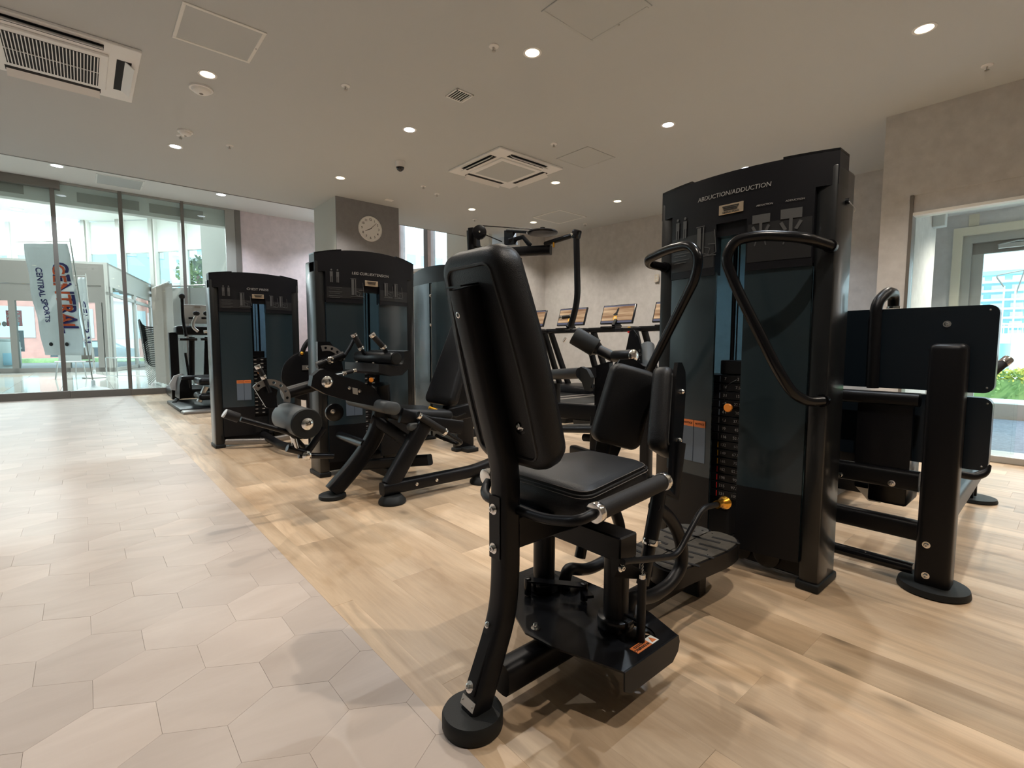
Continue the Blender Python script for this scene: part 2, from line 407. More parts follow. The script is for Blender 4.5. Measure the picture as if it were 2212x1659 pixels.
def add_piece(bm, poly, lay, tint, z):
    # a slab with a chamfered lip
    top = [bm.verts.new((x, y, z)) for x, y in inset(poly, .0008)]
    mid = [bm.verts.new((x, y, z-.0004)) for x, y in inset(poly, .0002)]
    bot = [bm.verts.new((x, y, -.006)) for x, y in inset(poly, .0002)]
    fs = [bm.faces.new(top)]
    n = len(poly)
    for i in range(n):
        j = (i+1) % n
        fs.append(bm.faces.new((mid[i], mid[j], top[j], top[i]))); fs.append(bm.faces.new((bot[i], bot[j], mid[j], mid[i])))
    for f in fs:
        for l in f.loops: l[lay] = tint
def pieces(name, polys, matname, near=300):
    def seen(p):
        cx = sum(q[0] for q in p)/len(p); cy = sum(q[1] for q in p)/len(p); d = V((cx, cy, 0))-EYE; z = d.dot(FW)
        if z < .3: return 99+math.hypot(cx, cy)
        u = CX+F*d.dot(RT)/z; w = CY-F*d.dot(UP)/z
        return (0 if -150 < u < 2360 and w < 1800 else 99)+z
    polys = sorted([p for p in polys if len(p) > 2], key=seen)
    rest = bmesh.new(); lay = rest.loops.layers.color.new('tint')
    for i, p in enumerate(polys):
        tint = (random.random(), random.random(), random.random(), 1); z = -random.random()*.0004
        if i < near:
            bm = bmesh.new(); l2 = bm.loops.layers.color.new('tint'); cx = sum(q[0] for q in p)/len(p); cy = sum(q[1] for q in p)/len(p)
            add_piece(bm, p, l2, tint, z); bmesh.ops.recalc_face_normals(bm, faces=bm.faces)
            me = bpy.data.meshes.new(name); bm.to_mesh(me); bm.free(); me.materials.append(M[matname])
            o = bpy.data.objects.new(name, me); COL.objects.link(o); o.parent = fl
        else: add_piece(rest, p, lay, tint, z)
    bmesh.ops.recalc_face_normals(rest, faces=rest.faces)
    me = bpy.data.meshes.new('distant_'+name+'s'); rest.to_mesh(me); rest.free(); me.materials.append(M[matname])
    o = bpy.data.objects.new('distant_'+name+'s', me); COL.objects.link(o); o.parent = fl; o['kind'] = 'stuff'
# hexagonal vinyl tiles on the left
hs = .1414; hw = .245; polys = []
for j in range(-10, 56):
    for i in range(-22, 4):
        cx = .0975+hw*i+(hw/2 if j % 2 else 0); cy = 2.295+(j-11)*hs*1.5
        p = [(cx+hs*math.cos(math.radians(30+60*k)), cy+hs*math.sin(math.radians(30+60*k))) for k in range(6)]
        if cy > YF-.05 or cx-hw/2 > XB: continue
        if cx+hw/2 > XB: p = clip_x(p, XB, True)
        polys.append(p)
pieces('hexagonal_tile', polys, 'hex')
# oak planks
pw = .177; pl = 1.22; polys = []; k = 0; x = .694-pw
row = 0
while x < 9.4:
    x0 = max(x, XB); x1 = x+pw
    y = -3.2+(.37*row*1.7) % pl - pl
    if row == 6: y = .498-pl*4
    while y < YF:
        a, b = max(y, -3.1), min(y+pl, YF-.02)
        if x0 < 5.6 or a > 1.2:
            if b-a > .02 and x1-x0 > .01: polys.append([(x0, a), (x1, a), (x1, b), (x0, b)])
        y += pl
    x += pw; row += 1
pieces('floor_plank', polys, 'wood')

# ceiling (main) with its edge, higher strip beyond
c = MB(); c.b(-6, 7.6, -4.2, YE, H, HS+.15); ceil = struct(c.build('ceiling', 'ceiling', smooth=0))
c = MB(); c.plate([(-6, YE, HS), (5.62, YE, HS), (4.4, YF+.1, HS), (-6, YF+.1, HS)], (0, 0, .15)); struct(c.build('ceiling_strip', 'ceil_strip', smooth=0))
struct(MB().b(-6, 7.6, YE-.012, YE+.012, H-.004, H+.01).build('trim_1', 'alu', smooth=0))
# treadmill wall, slightly skewed
wa, wb = V((6.80, 6.9, 0)), V((7.17, 1.2, 0)); wn = V((1, .065, 0)).normalized()
def wallp(pts, z0, z1, name, mt):
    m = MB(); m.plate([(*p[:2], z0) for p in pts], (0, 0, z1-z0)); return struct(m.build(name, mt, smooth=0))
wallp([wa, wb, wb+V((.2, 0, 0)), wa+V((.2, 0, 0))], 0, H, 'wall_right', 'wall')
wallp([(6.15, 6.9, 0), (7.0, 6.9, 0), (7.0, 7.1, 0), (6.15, 7.1, 0)], 0, H, 'wall_back', 'wall')
wallp([(6.15, 7.1, 0), (6.25, 7.1, 0), (6.25, 8.4, 0), (6.15, 8.4, 0)], 0, HS, 'wall_return', 'wall_pale')
# column with the clock
struct(MB().b(2.74, 3.70, 6.90, 6.915, 0, H).build('column_face', 'column_dark', smooth=0))
struct(MB().b(2.745, 3.695, 6.915, 7.76, 0, H).build('column', 'wall_green', smooth=0))
# end wall beside the glass front
pk = struct(MB().b(2.52, 4.6, YF, YF+.15, 0, HS).build('wall_front', 'wall_pink', smooth=0))
# foreground right wall block with door opening (x = 5.57)
XW = 5.57
w = MB(); w.b(XW, XW+.12, 1.09, 1.30, 0, H); w.b(XW, 7.3, 1.18, 1.30, 0, H); w.b(XW, XW+.12, -1.0, 1.09, 2.235, H); w.b(XW, XW+.12, -4.2, -1.0, 0, H)
struct(w.build('wall_near_right', 'wall', smooth=0))
# walls out of sight that close the room
struct(MB().b(-6, 5.7, -4.3, -4.2, 0, H).build('wall_rear', 'wall', smooth=0))
struct(MB().b(-6.1, -6, -4.2, YF, 0, HS).build('wall_left', 'wall_pale', smooth=0))

# glass front of the gym -> lobby
wf = thing('window_1', 'x', 'x'); 
for k_ in ('label', 'category'): del wf[k_]
wf['kind'] = 'structure'
def fr(x0, x1, z0, z1, d=.05, nm='mullion', mt='alu'): return MB().b(x0, x1, YF-d, YF+d, z0, z1, .004, 1).build(nm, mt, wf, smooth=0)
for x0, x1 in ((-5.9, -5.8), (-3.1, -3.0), (-1.7, -1.6), (-.29, -.23), (.59, .648), (1.51, 1.562), (2.42, 2.52)): fr(x0, x1, .0, HS, .032)
MB().b(2.25, 2.42, YF-.02, YF+.05, 0, HS-.03).build('side_post', 'alu_pale', wf, smooth=0)
fr(-5.9, -.16, HS-.13, HS, .07, 'door_header'); fr(-.16, 2.42, HS-.035, HS, .03, 'top_rail', 'alu_pale')
fr(-5.9, -.20, 0, .125, .04, 'bottom_rail'); fr(-.20, .62, 0, .12, .05, 'bottom_rail'); fr(.62, 2.42, 0, .11, .045, 'bottom_rail')
for i, (x0, x1) in enumerate(((-5.8, -3.1), (-3.0, -1.7), (-1.6, -.29), (-.23, .59), (.648, 1.51), (1.562, 2.25))):
    MB().b(x0, x1, YF-.004, YF+.004, .11, HS-.03).build('pane', 'glass', wf, smooth=0)
# sliding-door track fascia outside the glass
struct(MB().b(-6, 4.5, YF+.12, YF+.32, HS-.33, HS+.1).build('trim_2', 'lobby_white', smooth=0))
for x0, x1 in ((-1.7, -.6), (.05, .9), (1.05, 1.9)):
    m = MB().b(x0, x1, YF+.105, YF+.12, HS-.26, HS-.10).build('fascia_cover', 'alu_pale', bpy.data.objects['trim_2'], smooth=0)

# window band right of the column (oblique curved front)
P0 = V((5.55, 7.88, 0)); dW = V((-.335, .942, 0)); nW = V((-.942, -.335, 0))
w2 = thing('window_2', 'x', 'x')
for k_ in ('label', 'category'): del w2[k_]
w2['kind'] = 'structure'
def ob(t0, t1, z0, z1, th, nm, mt, par=w2, off=0):
    a = P0+dW*t0+nW*off; b = P0+dW*t1+nW*off; m = MB()
    m.plate([(a.x, a.y, z0), (b.x, b.y, z0), (b.x-nW.x*th, b.y-nW.y*th, z0), (a.x-nW.x*th, a.y-nW.y*th, z0)], (0, 0, z1-z0))
    return m.build(nm, mt, par, smooth=0)
ob(-.6, 6, 0, 2.42, .12, 'sill_wall', 'wall_pale'); ob(-.6, .36, 2.42, HS, .12, 'end_post', 'lobby_white')
for t0, t1 in ((.82, .91), (1.60, 1.72), (2.4, 2.5), (3.4, 3.5)): ob(t0, t1, 2.42, HS, .14, 'mullion', 'column_dark', off=.03)
for t0, t1 in ((.735, .82), (1.52, 1.60), (2.32, 2.4)): ob(t0, t1, 2.42, HS, .14, 'jamb_strip', 'wall_pink', off=.02)
ob(.36, 6, 2.40, 2.45, .14, 'sill', 'white_frame', off=.03); ob(.36, 6, 2.45, HS, .01, 'pane', 'glass', off=-.05)
struct(MB().b(4.6, 8.2, YF+.0, YF+.15, 0, HS).build('wall_far', 'lobby_white', smooth=0)) if False else None

# ------------------------------------------------------------------ doorway at the right and the vestibule beyond
d1 = thing('door_1', 'x', 'x')
for k_ in ('label', 'category'): del d1[k_]
d1['kind'] = 'structure'
MB().b(XW-.012, XW+.13, 1.065, 1.09, 0, 2.235).build('jamb', 'alu', d1, smooth=0)
MB().b(XW+.01, XW+.13, -1.0, 1.065, 2.085, 2.235).build('header', 'wall', d1, smooth=0)
MB().b(XW-.01, XW+.13, -1.0, 1.07, 2.06, 2.085).build('track', 'white_frame', d1, smooth=0)
MB().b(XW-.13, XW+.16, -1.0, 1.09, 0, .055, .006).build('threshold', 'alu_pale', d1, smooth=0)
MB().b(XW+.06, XW+.068, .35, 1.06, .055, 2.06).build('pane', 'glass', d1, smooth=0)
MB().b(XW+.05, XW+.08, .33, .35, .055, 2.06).build('pane_edge', 'glass', d1, smooth=0)
XV = 8.7
downlight_later = []
struct(MB().b(XW+.12, XV+.3, -1.1, 1.18, 2.62, 2.72).b(7.35, XV+.3, 1.18, 1.7, 2.62, 2.72).build('ceiling_vestibule', 'ceil_strip', smooth=0))
v = MB(); v.b(XV, XV+.2, 1.20, 1.7, 0, 2.62); v.b(XV, XV+.2, -1.1, 1.20, 2.42, 2.62); struct(v.build('wall_vestibule', 'wall_pale', smooth=0))
struct(MB().b(7.35, XV, 1.425, 1.6, 0, 2.62).build('wall_vestibule_side', 'wall_pale', smooth=0))
struct(MB().b(XW+.12, XV, -1.2, -1.1, 0, 2.62).build('wall_vestibule_near', 'wall_pale', smooth=0))
# white side door leaf with closer box
d2 = thing('door_2', 'x', 'x')
for k_ in ('label', 'category'): del d2[k_]
d2['kind'] = 'structure'
MB().b(7.36, 8.12, 1.385, 1.423, .02, 2.15, .004).build('leaf', 'tilewhite', d2, smooth=0)
MB().b(8.13, 8.21, 1.37, 1.425, .02, 2.22).build('frame', 'white_frame', d2, smooth=0)
MB().cyl((8.12, 1.372, 1.80), (8.12, 1.372, 1.96), .014).build('hinge', 'steel', d2)
MB().b(7.05, 7.17, 1.07, 1.178, 2.21, 2.36, .006).build('closer_box', 'hatch', d2, smooth=0)
# outer door: lining, frame, glass
d3 = thing('door_3', 'x', 'x')
for k_ in ('label', 'category'): del d3[k_]
d3['kind'] = 'structure'
MB().b(XV-.05, XV+.06, 1.13, 1.22, 0, 2.34).build('lining', 'cream', d3, smooth=0); MB().b(XV-.05, XV+.06, -1.1, 1.22, 2.34, 2.44).build('lining', 'cream', d3, smooth=0)
MB().b(XV+.02, XV+.16, 1.04, 1.13, 0, 2.24).build('frame', 'alu_pale', d3, smooth=0); MB().b(XV+.02, XV+.16, -1.1, 1.13, 2.24, 2.34).build('frame', 'alu_pale', d3, smooth=0)
MB().b(XV+.08, XV+.14, .93, 1.04, 0, 2.10).build('stile', 'alu_pale', d3, smooth=0); MB().b(XV+.08, XV+.14, -1.1, 1.04, 2.10, 2.24).build('top_rail', 'alu', d3, smooth=0)
MB().b(XV+.0, XV+.16, -1.1, .93, 0, .20).build('bottom_rail', 'alu_pale', d3, smooth=0)
MB().b(XV+.03, XV+.08, .52, .80, 2.14, 2.20, .01).build('closer', 'steel', d3, smooth=0); MB().tube([(XV+.03, .80, 2.19), (XV-.1, .62, 2.20), (XV+.05, .45, 2.2)], .008).build('closer_arm', 'steel', d3)
MB().b(XV+.105, XV+.113, -1.1, .93, .20, 2.10).build('pane', 'glass', d3, smooth=0)
for x_, y_ in ((7.3, .35), (6.6, -.6)):
    downlight_later.append((x_, y_))
o = MB().b(5.85, XV-.05, -1.05, 1.15, .0, .012).build('entrance_mat', 'mat_blue', smooth=0); tag(o, 'blue-grey entrance mat beyond the right doorway', 'mat')
o = MB().b(XV-.012, XV-.004, .985, 1.085, 2.45, 2.60, .002).build('wall_hatch', 'cream', smooth=0); tag(o, 'small cream rectangular plate high on the vestibule wall', 'plate')

# ------------------------------------------------------------------ ceiling fittings
def outline_panel(cx, cy, z, w, d, label, wide=False, fm='white_frame', group=None):
    t = thing('access_hatch', label, 'hatch', (cx, cy, z), group=group)
    m = MB(); fwd = .022
    for a in ((-w/2, w/2, -d/2, -d/2+fwd), (-w/2, w/2, d/2-fwd, d/2), (-w/2, -w/2+fwd, -d/2+fwd, d/2-fwd), (w/2-fwd, w/2, -d/2+fwd, d/2-fwd)):
        m.b(cx+a[0], cx+a[1], cy+a[2], cy+a[3], z-.007, z, .002, 1)
    m.build('frame', fm, t, smooth=0)
    MB().b(cx-w/2+fwd, cx+w/2-fwd, cy-d/2+fwd, cy+d/2-fwd, z-.004, z-.0015).build('lid', 'hatch', t, smooth=0)
    MB().cyl((cx+w/2-fwd/2, cy, z-.010), (cx+w/2-fwd/2, cy, z-.003), .006, n=10).build('latch', 'steel', t)
    return t
outline_panel(.787, 3.89, H, .47, .46, 'pale framed square hatch beside the near left downlight', fm='white_frame')
outline_panel(4.275, 3.72, H, .46, .46, 'square ceiling hatch just right of the white air unit', fm='hatch')
outline_panel(2.47, 2.08, H, .47, .48, 'large ceiling hatch cut off by the top edge', fm='hatch')
outline_panel(5.88, 5.65, H, .62, .61, 'pale square ceiling hatch furthest from the camera', fm='white_frame')
o = outline_panel(.60, 10.65, HS, .62, .62, 'white framed hatch in the higher strip ceiling above the glass front')
def cassette(cx, cy, label):
    t = thing('ceiling_air_unit', label, 'air conditioner', (cx, cy, H)); w = .475; z = H
    m = MB(); m.b(cx-w, cx+w, cy-w, cy+w, z-.022, z, .006); m.build('panel', 'white', t, smooth=0)
    a = .30
    m = MB(); m.b(cx-a, cx+a, cy-a, cy+a, z-.040, z-.0215, .006); m.build('grille_frame', 'white', t, smooth=0)
    g = MB().b(cx-a+.05, cx+a-.05, cy-a+.05, cy+a-.05, z-.0415, z-.039).build('filter', 'dark' if cx < 1 else 'hatch', t, smooth=0)
    m = MB()
    for i in range(27): x = cx-a+.06+i*.0185; m.b(x-.003, x+.003, cy-a+.05, cy+a-.05, z-.046, z-.0416)
    m.b(cx-a+.05, cx+a-.05, cy-.003, cy+.003, z-.047, z-.0416)
    if cx < 1: m.build('grille_bars', 'white', g, smooth=0, kind='stuff')
    else: m.bm.free()
    for k in range(4):
        A = Matrix.Rotation(k*PI/2, 4, 'Z'); T = Matrix.Translation((cx, cy, z))
        MB().b(-.27, .27, .345, .43, -.0235, -.0215).build('outlet_slot', 'dark', t, smooth=0, T=T @ A)
        m = MB(); m.box((0, .415, -.038), (.53, .075, .006), .002, A=Matrix.Rotation(math.radians(-38), 4, 'X')); m.build('louvre', 'white', t, smooth=0, T=T @ A)
    return t
cassette(3.83, 4.56, 'white square ceiling air unit with open louvres in the middle of the ceiling')
cassette(-.06, 4.92, 'white ceiling air unit with dark slatted grille cut off by the left corner')
def vent(cx, cy):
    t = thing('ceiling_vent', 'small square slatted ceiling vent between two downlights', 'vent', (cx, cy, H)); w = .085
    m = MB()
    for a in ((-w, w, -w, -w+.014), (-w, w, w-.014, w), (-w, -w+.014, -w, w), (w-.014, w, -w, w)): m.b(cx+a[0], cx+a[1], cy+a[2], cy+a[3], H-.009, H, .002, 1)
    m.build('frame', 'white', t, smooth=0); MB().b(cx-w+.01, cx+w-.01, cy-w+.01, cy+w-.01, H-.002, H).build('backing', 'dark', t, smooth=0)
    for i in range(6): MB().box((cx-.056+i*.0225, cy, H-.007), (.005, .145, .016), A=Matrix.Rotation(.6, 4, 'Y')).build('slat', 'white', t, smooth=0)
vent(2.45, 3.50)
def downlight(x, y, warm, label, z=H, r=.052, k=1.0, lit=True):
    t = thing('downlight', label, 'ceiling light', (x, y, z), group='round downlights in the ceiling')
    m = MB(); m.lathe((x, y, z-.006), (0, 0, 1), [(r*1.27, .006), (r*1.25, .001), (r*1.1, 0), (r*.96, .0015), (r*.93, .006)], 28, caps=False)
    m.build('trim_ring', 'white', t)
    MB().cyl((x, y, z-.0045), (x, y, z-.001), r*.93, n=28).build('lens', 'lamp_warm' if warm else 'lamp_cool', t)
    if lit:
        l = bpy.data.lights.new('spot', 'SPOT'); l.energy = LAMP*k; l.spot_size = math.radians(125); l.spot_blend = .7; l.shadow_soft_size = .013
        l.color = (1, .905, .79) if warm else (.80, .90, 1)
        lo = bpy.data.objects.new('spot', l); COL.objects.link(lo); lo.parent = t; lo.location = (0, 0, -.02)
    return t
DL = [(.82, 4.50, 1, 'warm downlight beside the round smoke detector'), (.83, 6.31, 0, 'cool white downlight left of the ceiling, beyond the detectors'),
 (2.49, 2.67, 1, 'warm downlight at the top centre, near the big hatch'), (2.46, 4.35, 0, 'cool white downlight left of the air unit above the camera dome'),
 (2.50, 6.13, 1, 'small warm downlight in front of the clock column'), (4.22, .81, 1, 'large warm downlight nearest the top right corner'),
 (4.22, 2.67, 0, 'cool white downlight on the open ceiling right of centre'), (5.91, 2.70, 0, 'cool downlight peeping over the top of the tall machine tower'),
 (4.62, 4.51, 1, 'warm downlight just behind the air unit'), (5.86, 4.49, 1, 'warm downlight near the far wall above the treadmills'),
 (4.56, 6.21, 1, 'tiny warm downlight beyond the air unit, left of the far hatch'), (5.80, 6.17, 1, 'tiny warm downlight at the corner of the far hatch'),
 (.82, 2.67, 1, 'warm downlight above the tiled aisle'), (2.49, .81, 0, 'cool downlight above the near bench machine'), (1.05, .15, 1, 'warm downlight over the photographer'),
 (-.85, 2.67, 0, 'cool downlight above the tiles at left'), (-.85, 4.5, 1, 'warm downlight far left'), (4.22, -.95, 1, 'warm downlight near the right rear'), (2.49, -.95, 1, 'warm downlight behind the photographer')]
for x, y, w_, lb in DL: downlight(x, y, w_, lb)
for x, y, lb in ((4.18, 10.31, 'strip downlight hidden behind the clock column'), (-2.33, 10.31, 'strip downlight left of the frame'), (-.16, 10.31, 'round downlight in the strip ceiling near the left door header'), (2.01, 10.31, 'round downlight in the strip ceiling near the pink wall')): downlight(x, y, 0, lb, z=HS, r=.075, k=1.6)  # the two unseen ones are added for light on the pink wall
for i, (x_, y_) in enumerate(downlight_later): downlight(x_, y_, 1, ['warm downlight in the vestibule beyond the right doorway', 'vestibule downlight hidden above the doorway'][i], z=2.62, r=.05, k=2.2)
def sprinkler(x, y, lb, z=H):
    t = thing('sprinkler', lb, 'sprinkler', (x, y, z), group='small fire sprinklers on the ceiling')
    MB().lathe((x, y, z-.008), (0, 0, 1), [(.026, 0), (.034, .003), (.036, .008)], 20).build('rose', 'white', t)
    m = MB(); m.cyl((x, y, z-.034), (x, y, z-.008), .006, n=10); m.cyl((x, y, z-.036), (x, y, z-.033), .014, n=14); m.build('nozzle', 'steel', t)
    m = MB(); m.tube([(x-.010, y, z-.01), (x-.013, y, z-.022), (x-.004, y, z-.034)], .002, 6); m.tube([(x+.010, y, z-.01), (x+.013, y, z-.022), (x+.004, y, z-.034)], .002, 6); m.build('yoke', 'steel', t)
for x, y, lb in ((1.68, 3.97, 'sprinkler between the framed hatch and the small vent'), (2.24, 2.79, 'sprinkler just left of the top centre downlight'), (5.11, .60, 'sprinkler below the brightest downlight at the right'),
                 (1.25, 5.92, 'sprinkler right of the cool left downlight'), (.83, 5.96, 'sprinkler tucked beside the smaller detector'), (3.74, 3.68, 'sprinkler just above the air unit'), (3.44, 5.74, 'sprinkler left of a pair above the wall clock'),
                 (3.75, 5.91, 'sprinkler right of the pair above the wall clock'), (6.54, 5.68, 'sprinkler nearest the far wall corner'), (4.95, 6.67, 'sprinkler above the far pulley')): sprinkler(x, y, lb)
def detector(x, y, r, lb):
    t = thing('smoke_detector', lb, 'detector', (x, y, H))
    MB().lathe((x, y, H-.014), (0, 0, 1), [(r*.98, 0), (r, .004), (r, .014)], 28).build('base', 'white', t)
    MB().lathe((x, y, H-.045), (0, 0, 1), [(r*.25, 0), (r*.5, .004), (r*.72, .014), (r*.82, .031)], 28).build('dome', 'white', t)
    MB().lathe((x, y, H-.047), (0, 0, 1), [(r*.16, 0), (r*.18, .004)], 14).build('sensor', 'alu', t)
detector(.82, 4.77, .085, 'larger round smoke detector beside the warm left downlight'); detector(.85, 5.81, .065, 'smaller round smoke detector behind the larger one')
t = thing('security_camera', 'small white ceiling camera with a black dome', 'camera', (2.8, 5.17, H))
MB().lathe((2.8, 5.17, H-.06), (0, 0, 1), [(.048, 0), (.052, .01), (.055, .06)], 24).build('housing', 'white', t)
MB().sphere((2.8, 5.17, H-.06), .044).build('dome', 'dome', t); MB().lathe((2.8, 5.17, H-.064), (0, 0, 1), [(.047, 0), (.047, .01)], 24).build('collar', 'alu', t)
o = MB().b(3.33, 3.45, 6.55, 6.64, H-.004, H).build('ceiling_sensor', 'white', smooth=0); tag(o, 'tiny flat white plate on the ceiling in front of the clock column', 'sensor')
# wall clock
t = thing('wall_clock', 'round white wall clock showing about eight past eight on the grey column', 'clock', (3.235, 6.9, 2.595)); cx, cz, yy, cr_ = 3.235, 2.595, 6.9, .178
MB().lathe((cx, yy, cz), (0, -1, 0), [(cr_, 0), (cr_, .022), (cr_*.97, .028), (cr_*.93, .028), (cr_*.925, .018)], 40).build('rim', 'white', t)
fc = MB().lathe((cx, yy-.012, cz), (0, -1, 0), [(cr_*.93, 0), (cr_*.93, .005)], 40).build('face', 'white', t)
for i in range(1, 13):
    a = math.radians(90-30*i); MB().text(str(i), (cx+cr_*.73*math.cos(a), yy-.0182, cz+cr_*.73*math.sin(a)), (1, 0, 0), (0, 0, 1), .046).build('numeral', 'dark', fc, smooth=0)
def hand(deg, l, w, yo):
    a = math.radians(90-deg); d = V((math.cos(a), 0, math.sin(a))); n = V((-d.z, 0, d.x)); c0 = V((cx, yo, cz))
    MB().plate([c0-d*.02-n*w, c0+d*l-n*w*.5, c0+d*l+n*w*.5, c0-d*.02+n*w], (0, -.002, 0)).build('hand', 'dark', t, smooth=0)
hand(243, .095, .005, yy-.021); hand(46, .125, .004, yy-.024)
o = thing('wall_socket', 'small ivory wall socket on the taupe wall beside the tower', 'socket', (7.0, 4.4, 1.55))
sp_ = ax(1419, 601, 6.93); o.location = sp_
MB().b(sp_.x-.012, sp_.x, sp_.y-.036, sp_.y+.036, sp_.z-.06, sp_.z+.06, .003).build('plate', 'socket', o, smooth=0)
for dz in (-.022, .022): MB().b(sp_.x-.014, sp_.x-.011, sp_.y-.012, sp_.y+.012, sp_.z+dz-.010, sp_.z+dz+.010).build('outlet', 'hatch', o, smooth=0)
o = MB().b(3.90, 4.6, YF-.02, YF, .0, 2.05).build('door_4', 'bld_pink', smooth=0); struct(o)  # pink colour stands in for warm light in the opening

# ================================================================== MACHINES
def LT(O, R, Fd):
    R = V(R); Fd = V(Fd); m = Matrix((R, Fd, V((0, 0, 1)))).transposed().to_4x4(); m.translation = V((O[0], O[1], 0)); return m
def tower(root, T, a, Ht, title, xs, numbers=True, zb=1.22, tsize=.030, mirror_draw=0, ztitle=None, amp=.03):
    bul = .062
    wf = lambda u: bul*(1-(u/a)**2)+.004
    arch = lambda u: Ht+amp*(1-(abs(u)/a)**2.2)
    for s in (-1, 1):
        p = MB(); p.box((s*(a-.034), -.085, Ht/2-.01), (.068, .19, Ht-.06), .012, 2); po = p.build('post', 'post', root, T=T)
        p = MB(); p.box((s*(a-.034), -.085, .016), (.082, .21, .032), .008, 2); p.build('foot_cap', 'rubber', po, T=T)
    def curved(u0, u1, z0, z1, off, th, n=12):
        m = MB(); rows = []
        for i in range(n+1):
            u = u0+(u1-u0)*i/n; w = wf(u)+off; za = z0(u) if callable(z0) else z0; zz = z1(u) if callable(z1) else z1
            rows.append([m.bm.verts.new(q) for q in ((u, w, za), (u, w, zz), (u, w-th, zz), (u, w-th, za))])
        for A, B in zip(rows, rows[1:]):
            for j in range(4): m.bm.faces.new((A[j], A[(j+1) % 4], B[(j+1) % 4], B[j]))
        m.bm.faces.new(rows[0]); m.bm.faces.new(rows[-1][::-1]); return m
    # header shell
    h = curved(-a, a, Ht-.115, arch, .0, .10, 16); hd = h.build('header', 'header', root, T=T)
    curved(-a, -a+.17, lambda u: arch(u)-.001, lambda u: arch(u)+.008, .0, .10, 6).build('top_lip', 'frame2', hd, T=T); curved(a-.17, a, lambda u: arch(u)-.001, lambda u: arch(u)+.008, .0, .10, 6).build('top_lip', 'frame2', hd, T=T)
    g = a-.066
    curved(-g, g, Ht-.19, Ht-.114, .0, .05).build('placard_band', 'header', hd, T=T)
    for s in (-1, 1):
        u0, u1 = (-g, -.062) if s < 0 else (.062, g)
        curved(u0, u1, zb-.01, Ht-.189, .0, .05, 6).build('placard_side', 'header', hd, T=T)
        # printed insert, its bottom corner rounded off
        curved(u0+.006, u1-.004, zb+.02, Ht-.215, .0015, .004, 6).build('placard', 'placard', hd, T=T)
        curved(min(s*g, s*.058), max(s*g, s*.058), .10, zb+.0, -.008, .012, 10).build('shroud_panel', 'shroud', root, T=T)
        curved(min(s*g, s*.058), max(s*g, s*.058), .10, .36, -.0065, .004, 8).build('kick_panel', 'frame', root, T=T)
    MB().b(-.075, .075, .0, .05, Ht-.24, Ht-.15).build('slot_head', 'header', hd, T=T)
    # print on the header
    def bend(m, off=.0035):
        for v in m.bm.verts: v.co.y += wf(v.co.x)+off
        return m
    zt = ztitle or Ht-.105
    bend(MB().text(title, (.0, 0, zt), (1, 0, 0), (0, 0, 1), tsize, xs, .12)).build('title_lettering', 'print_grey', hd, smooth=0, T=T)
    pm = bend(MB().box((0, 0, zt-.062), (.098, .004, .038), .0015, 1), .004).build('nameplate', 'brass', hd, smooth=0, T=T)
    bend(MB().text('CENTRAL SPORTS', (0, 0, zt-.075), (1, 0, 0), (0, 0, 1), .0085, 1.0), .0075).build('nameplate_lettering', 'dark', pm, smooth=0, T=T) if numbers else None
    m = MB()
    for i in range(3): m.box((0, .0075, zt-.052-i*.0065), (.066-i*.006, .001, .0035))
    bend(m, 0).build('nameplate_print', 'dark', pm, smooth=0, T=T)
    # machine drawings on the placards: small line figures
    def draw(cx, cz, k, mt='print_dim'):
        m = MB(); L = lambda pts, w=.0016: m.sweep([(cx+x*k, 0, cz+z*k) for x, z in pts], [(-w, -.0005), (w, -.0005), (w, .0005), (-w, .0005)], up=(0, 1, 0))
        m.box((cx-.028*k, 0, cz+.01*k), (.020*k, .001, .12*k)); m.box((cx-.006*k, 0, cz+.01*k), (.006*k, .001, .12*k))
        L([(-.045, .075), (.0, .075)]); L([(.0, -.05), (.03, -.06), (.06, -.05), (.05, .05)]); L([(.02, -.01), (.055, -.012)]); L([(.0, -.02), (.03, -.03), (.02, -.055)]); L([(-.045, -.06), (.06, -.062)])
        return bend(m, .0042).build('machine_drawing', mt, hd, smooth=0, T=T)
    def head_draw(cx, cz, k):
        m = MB(); m.box((cx, 0, cz+.035*k), (.062*k, .001, .032*k)); m.box((cx, 0, cz), (.010*k, .001, .05*k))
        o1 = bend(m, .0042).build('machine_drawing', 'print_dim', hd, smooth=0, T=T)
        m = MB()
        for s2 in (-1, 1): m.box((cx+s2*.022*k, 0, cz-.005), (.010*k, .001, .03*k), A=Matrix.Rotation(s2*.5, 4, 'Y')); m.box((cx+s2*.014*k, 0, cz-.045*k), (.004*k, .001, .04*k), A=Matrix.Rotation(-s2*.3, 4, 'Y'))
        bend(m, .0045).build('figure_drawing', 'print_dim', hd, smooth=0, T=T)
    zc = (zb+Ht)/2-.045
    draw(-.11, zc-.02, .9)
    if title[0] == 'A':
        head_draw(.115, zc-.0, 1.0); head_draw(.215, zc-.0, 1.1)
        for cx, tx in ((.125, 'ABDUCTION'), (.225, 'ADDUCTION')): bend(MB().text(tx, (cx, 0, zc+.085), (1, 0, 0), (0, 0, 1), .009, 1.1, .1), .004).build('caption_lettering', 'print_grey', hd, smooth=0, T=T)
    else: draw(.13, zc-.02, .75); draw(.215, zc-.02, .75)
    for i in range(2):   # muscle figures
        cx = -g+.035+i*.04; m = MB(); m.sphere((cx, 0, zc+.098), .006, (1, .1, 1), 8, 6); m.box((cx, 0, zc+.07), (.018, .001, .034)); m.box((cx-.005, 0, zc+.035), (.006, .001, .04)); m.box((cx+.005, 0, zc+.035), (.006, .001, .04))
        bend(m, .0042).build('muscle_figure', 'print_dim', hd, smooth=0, T=T)
    m = MB()
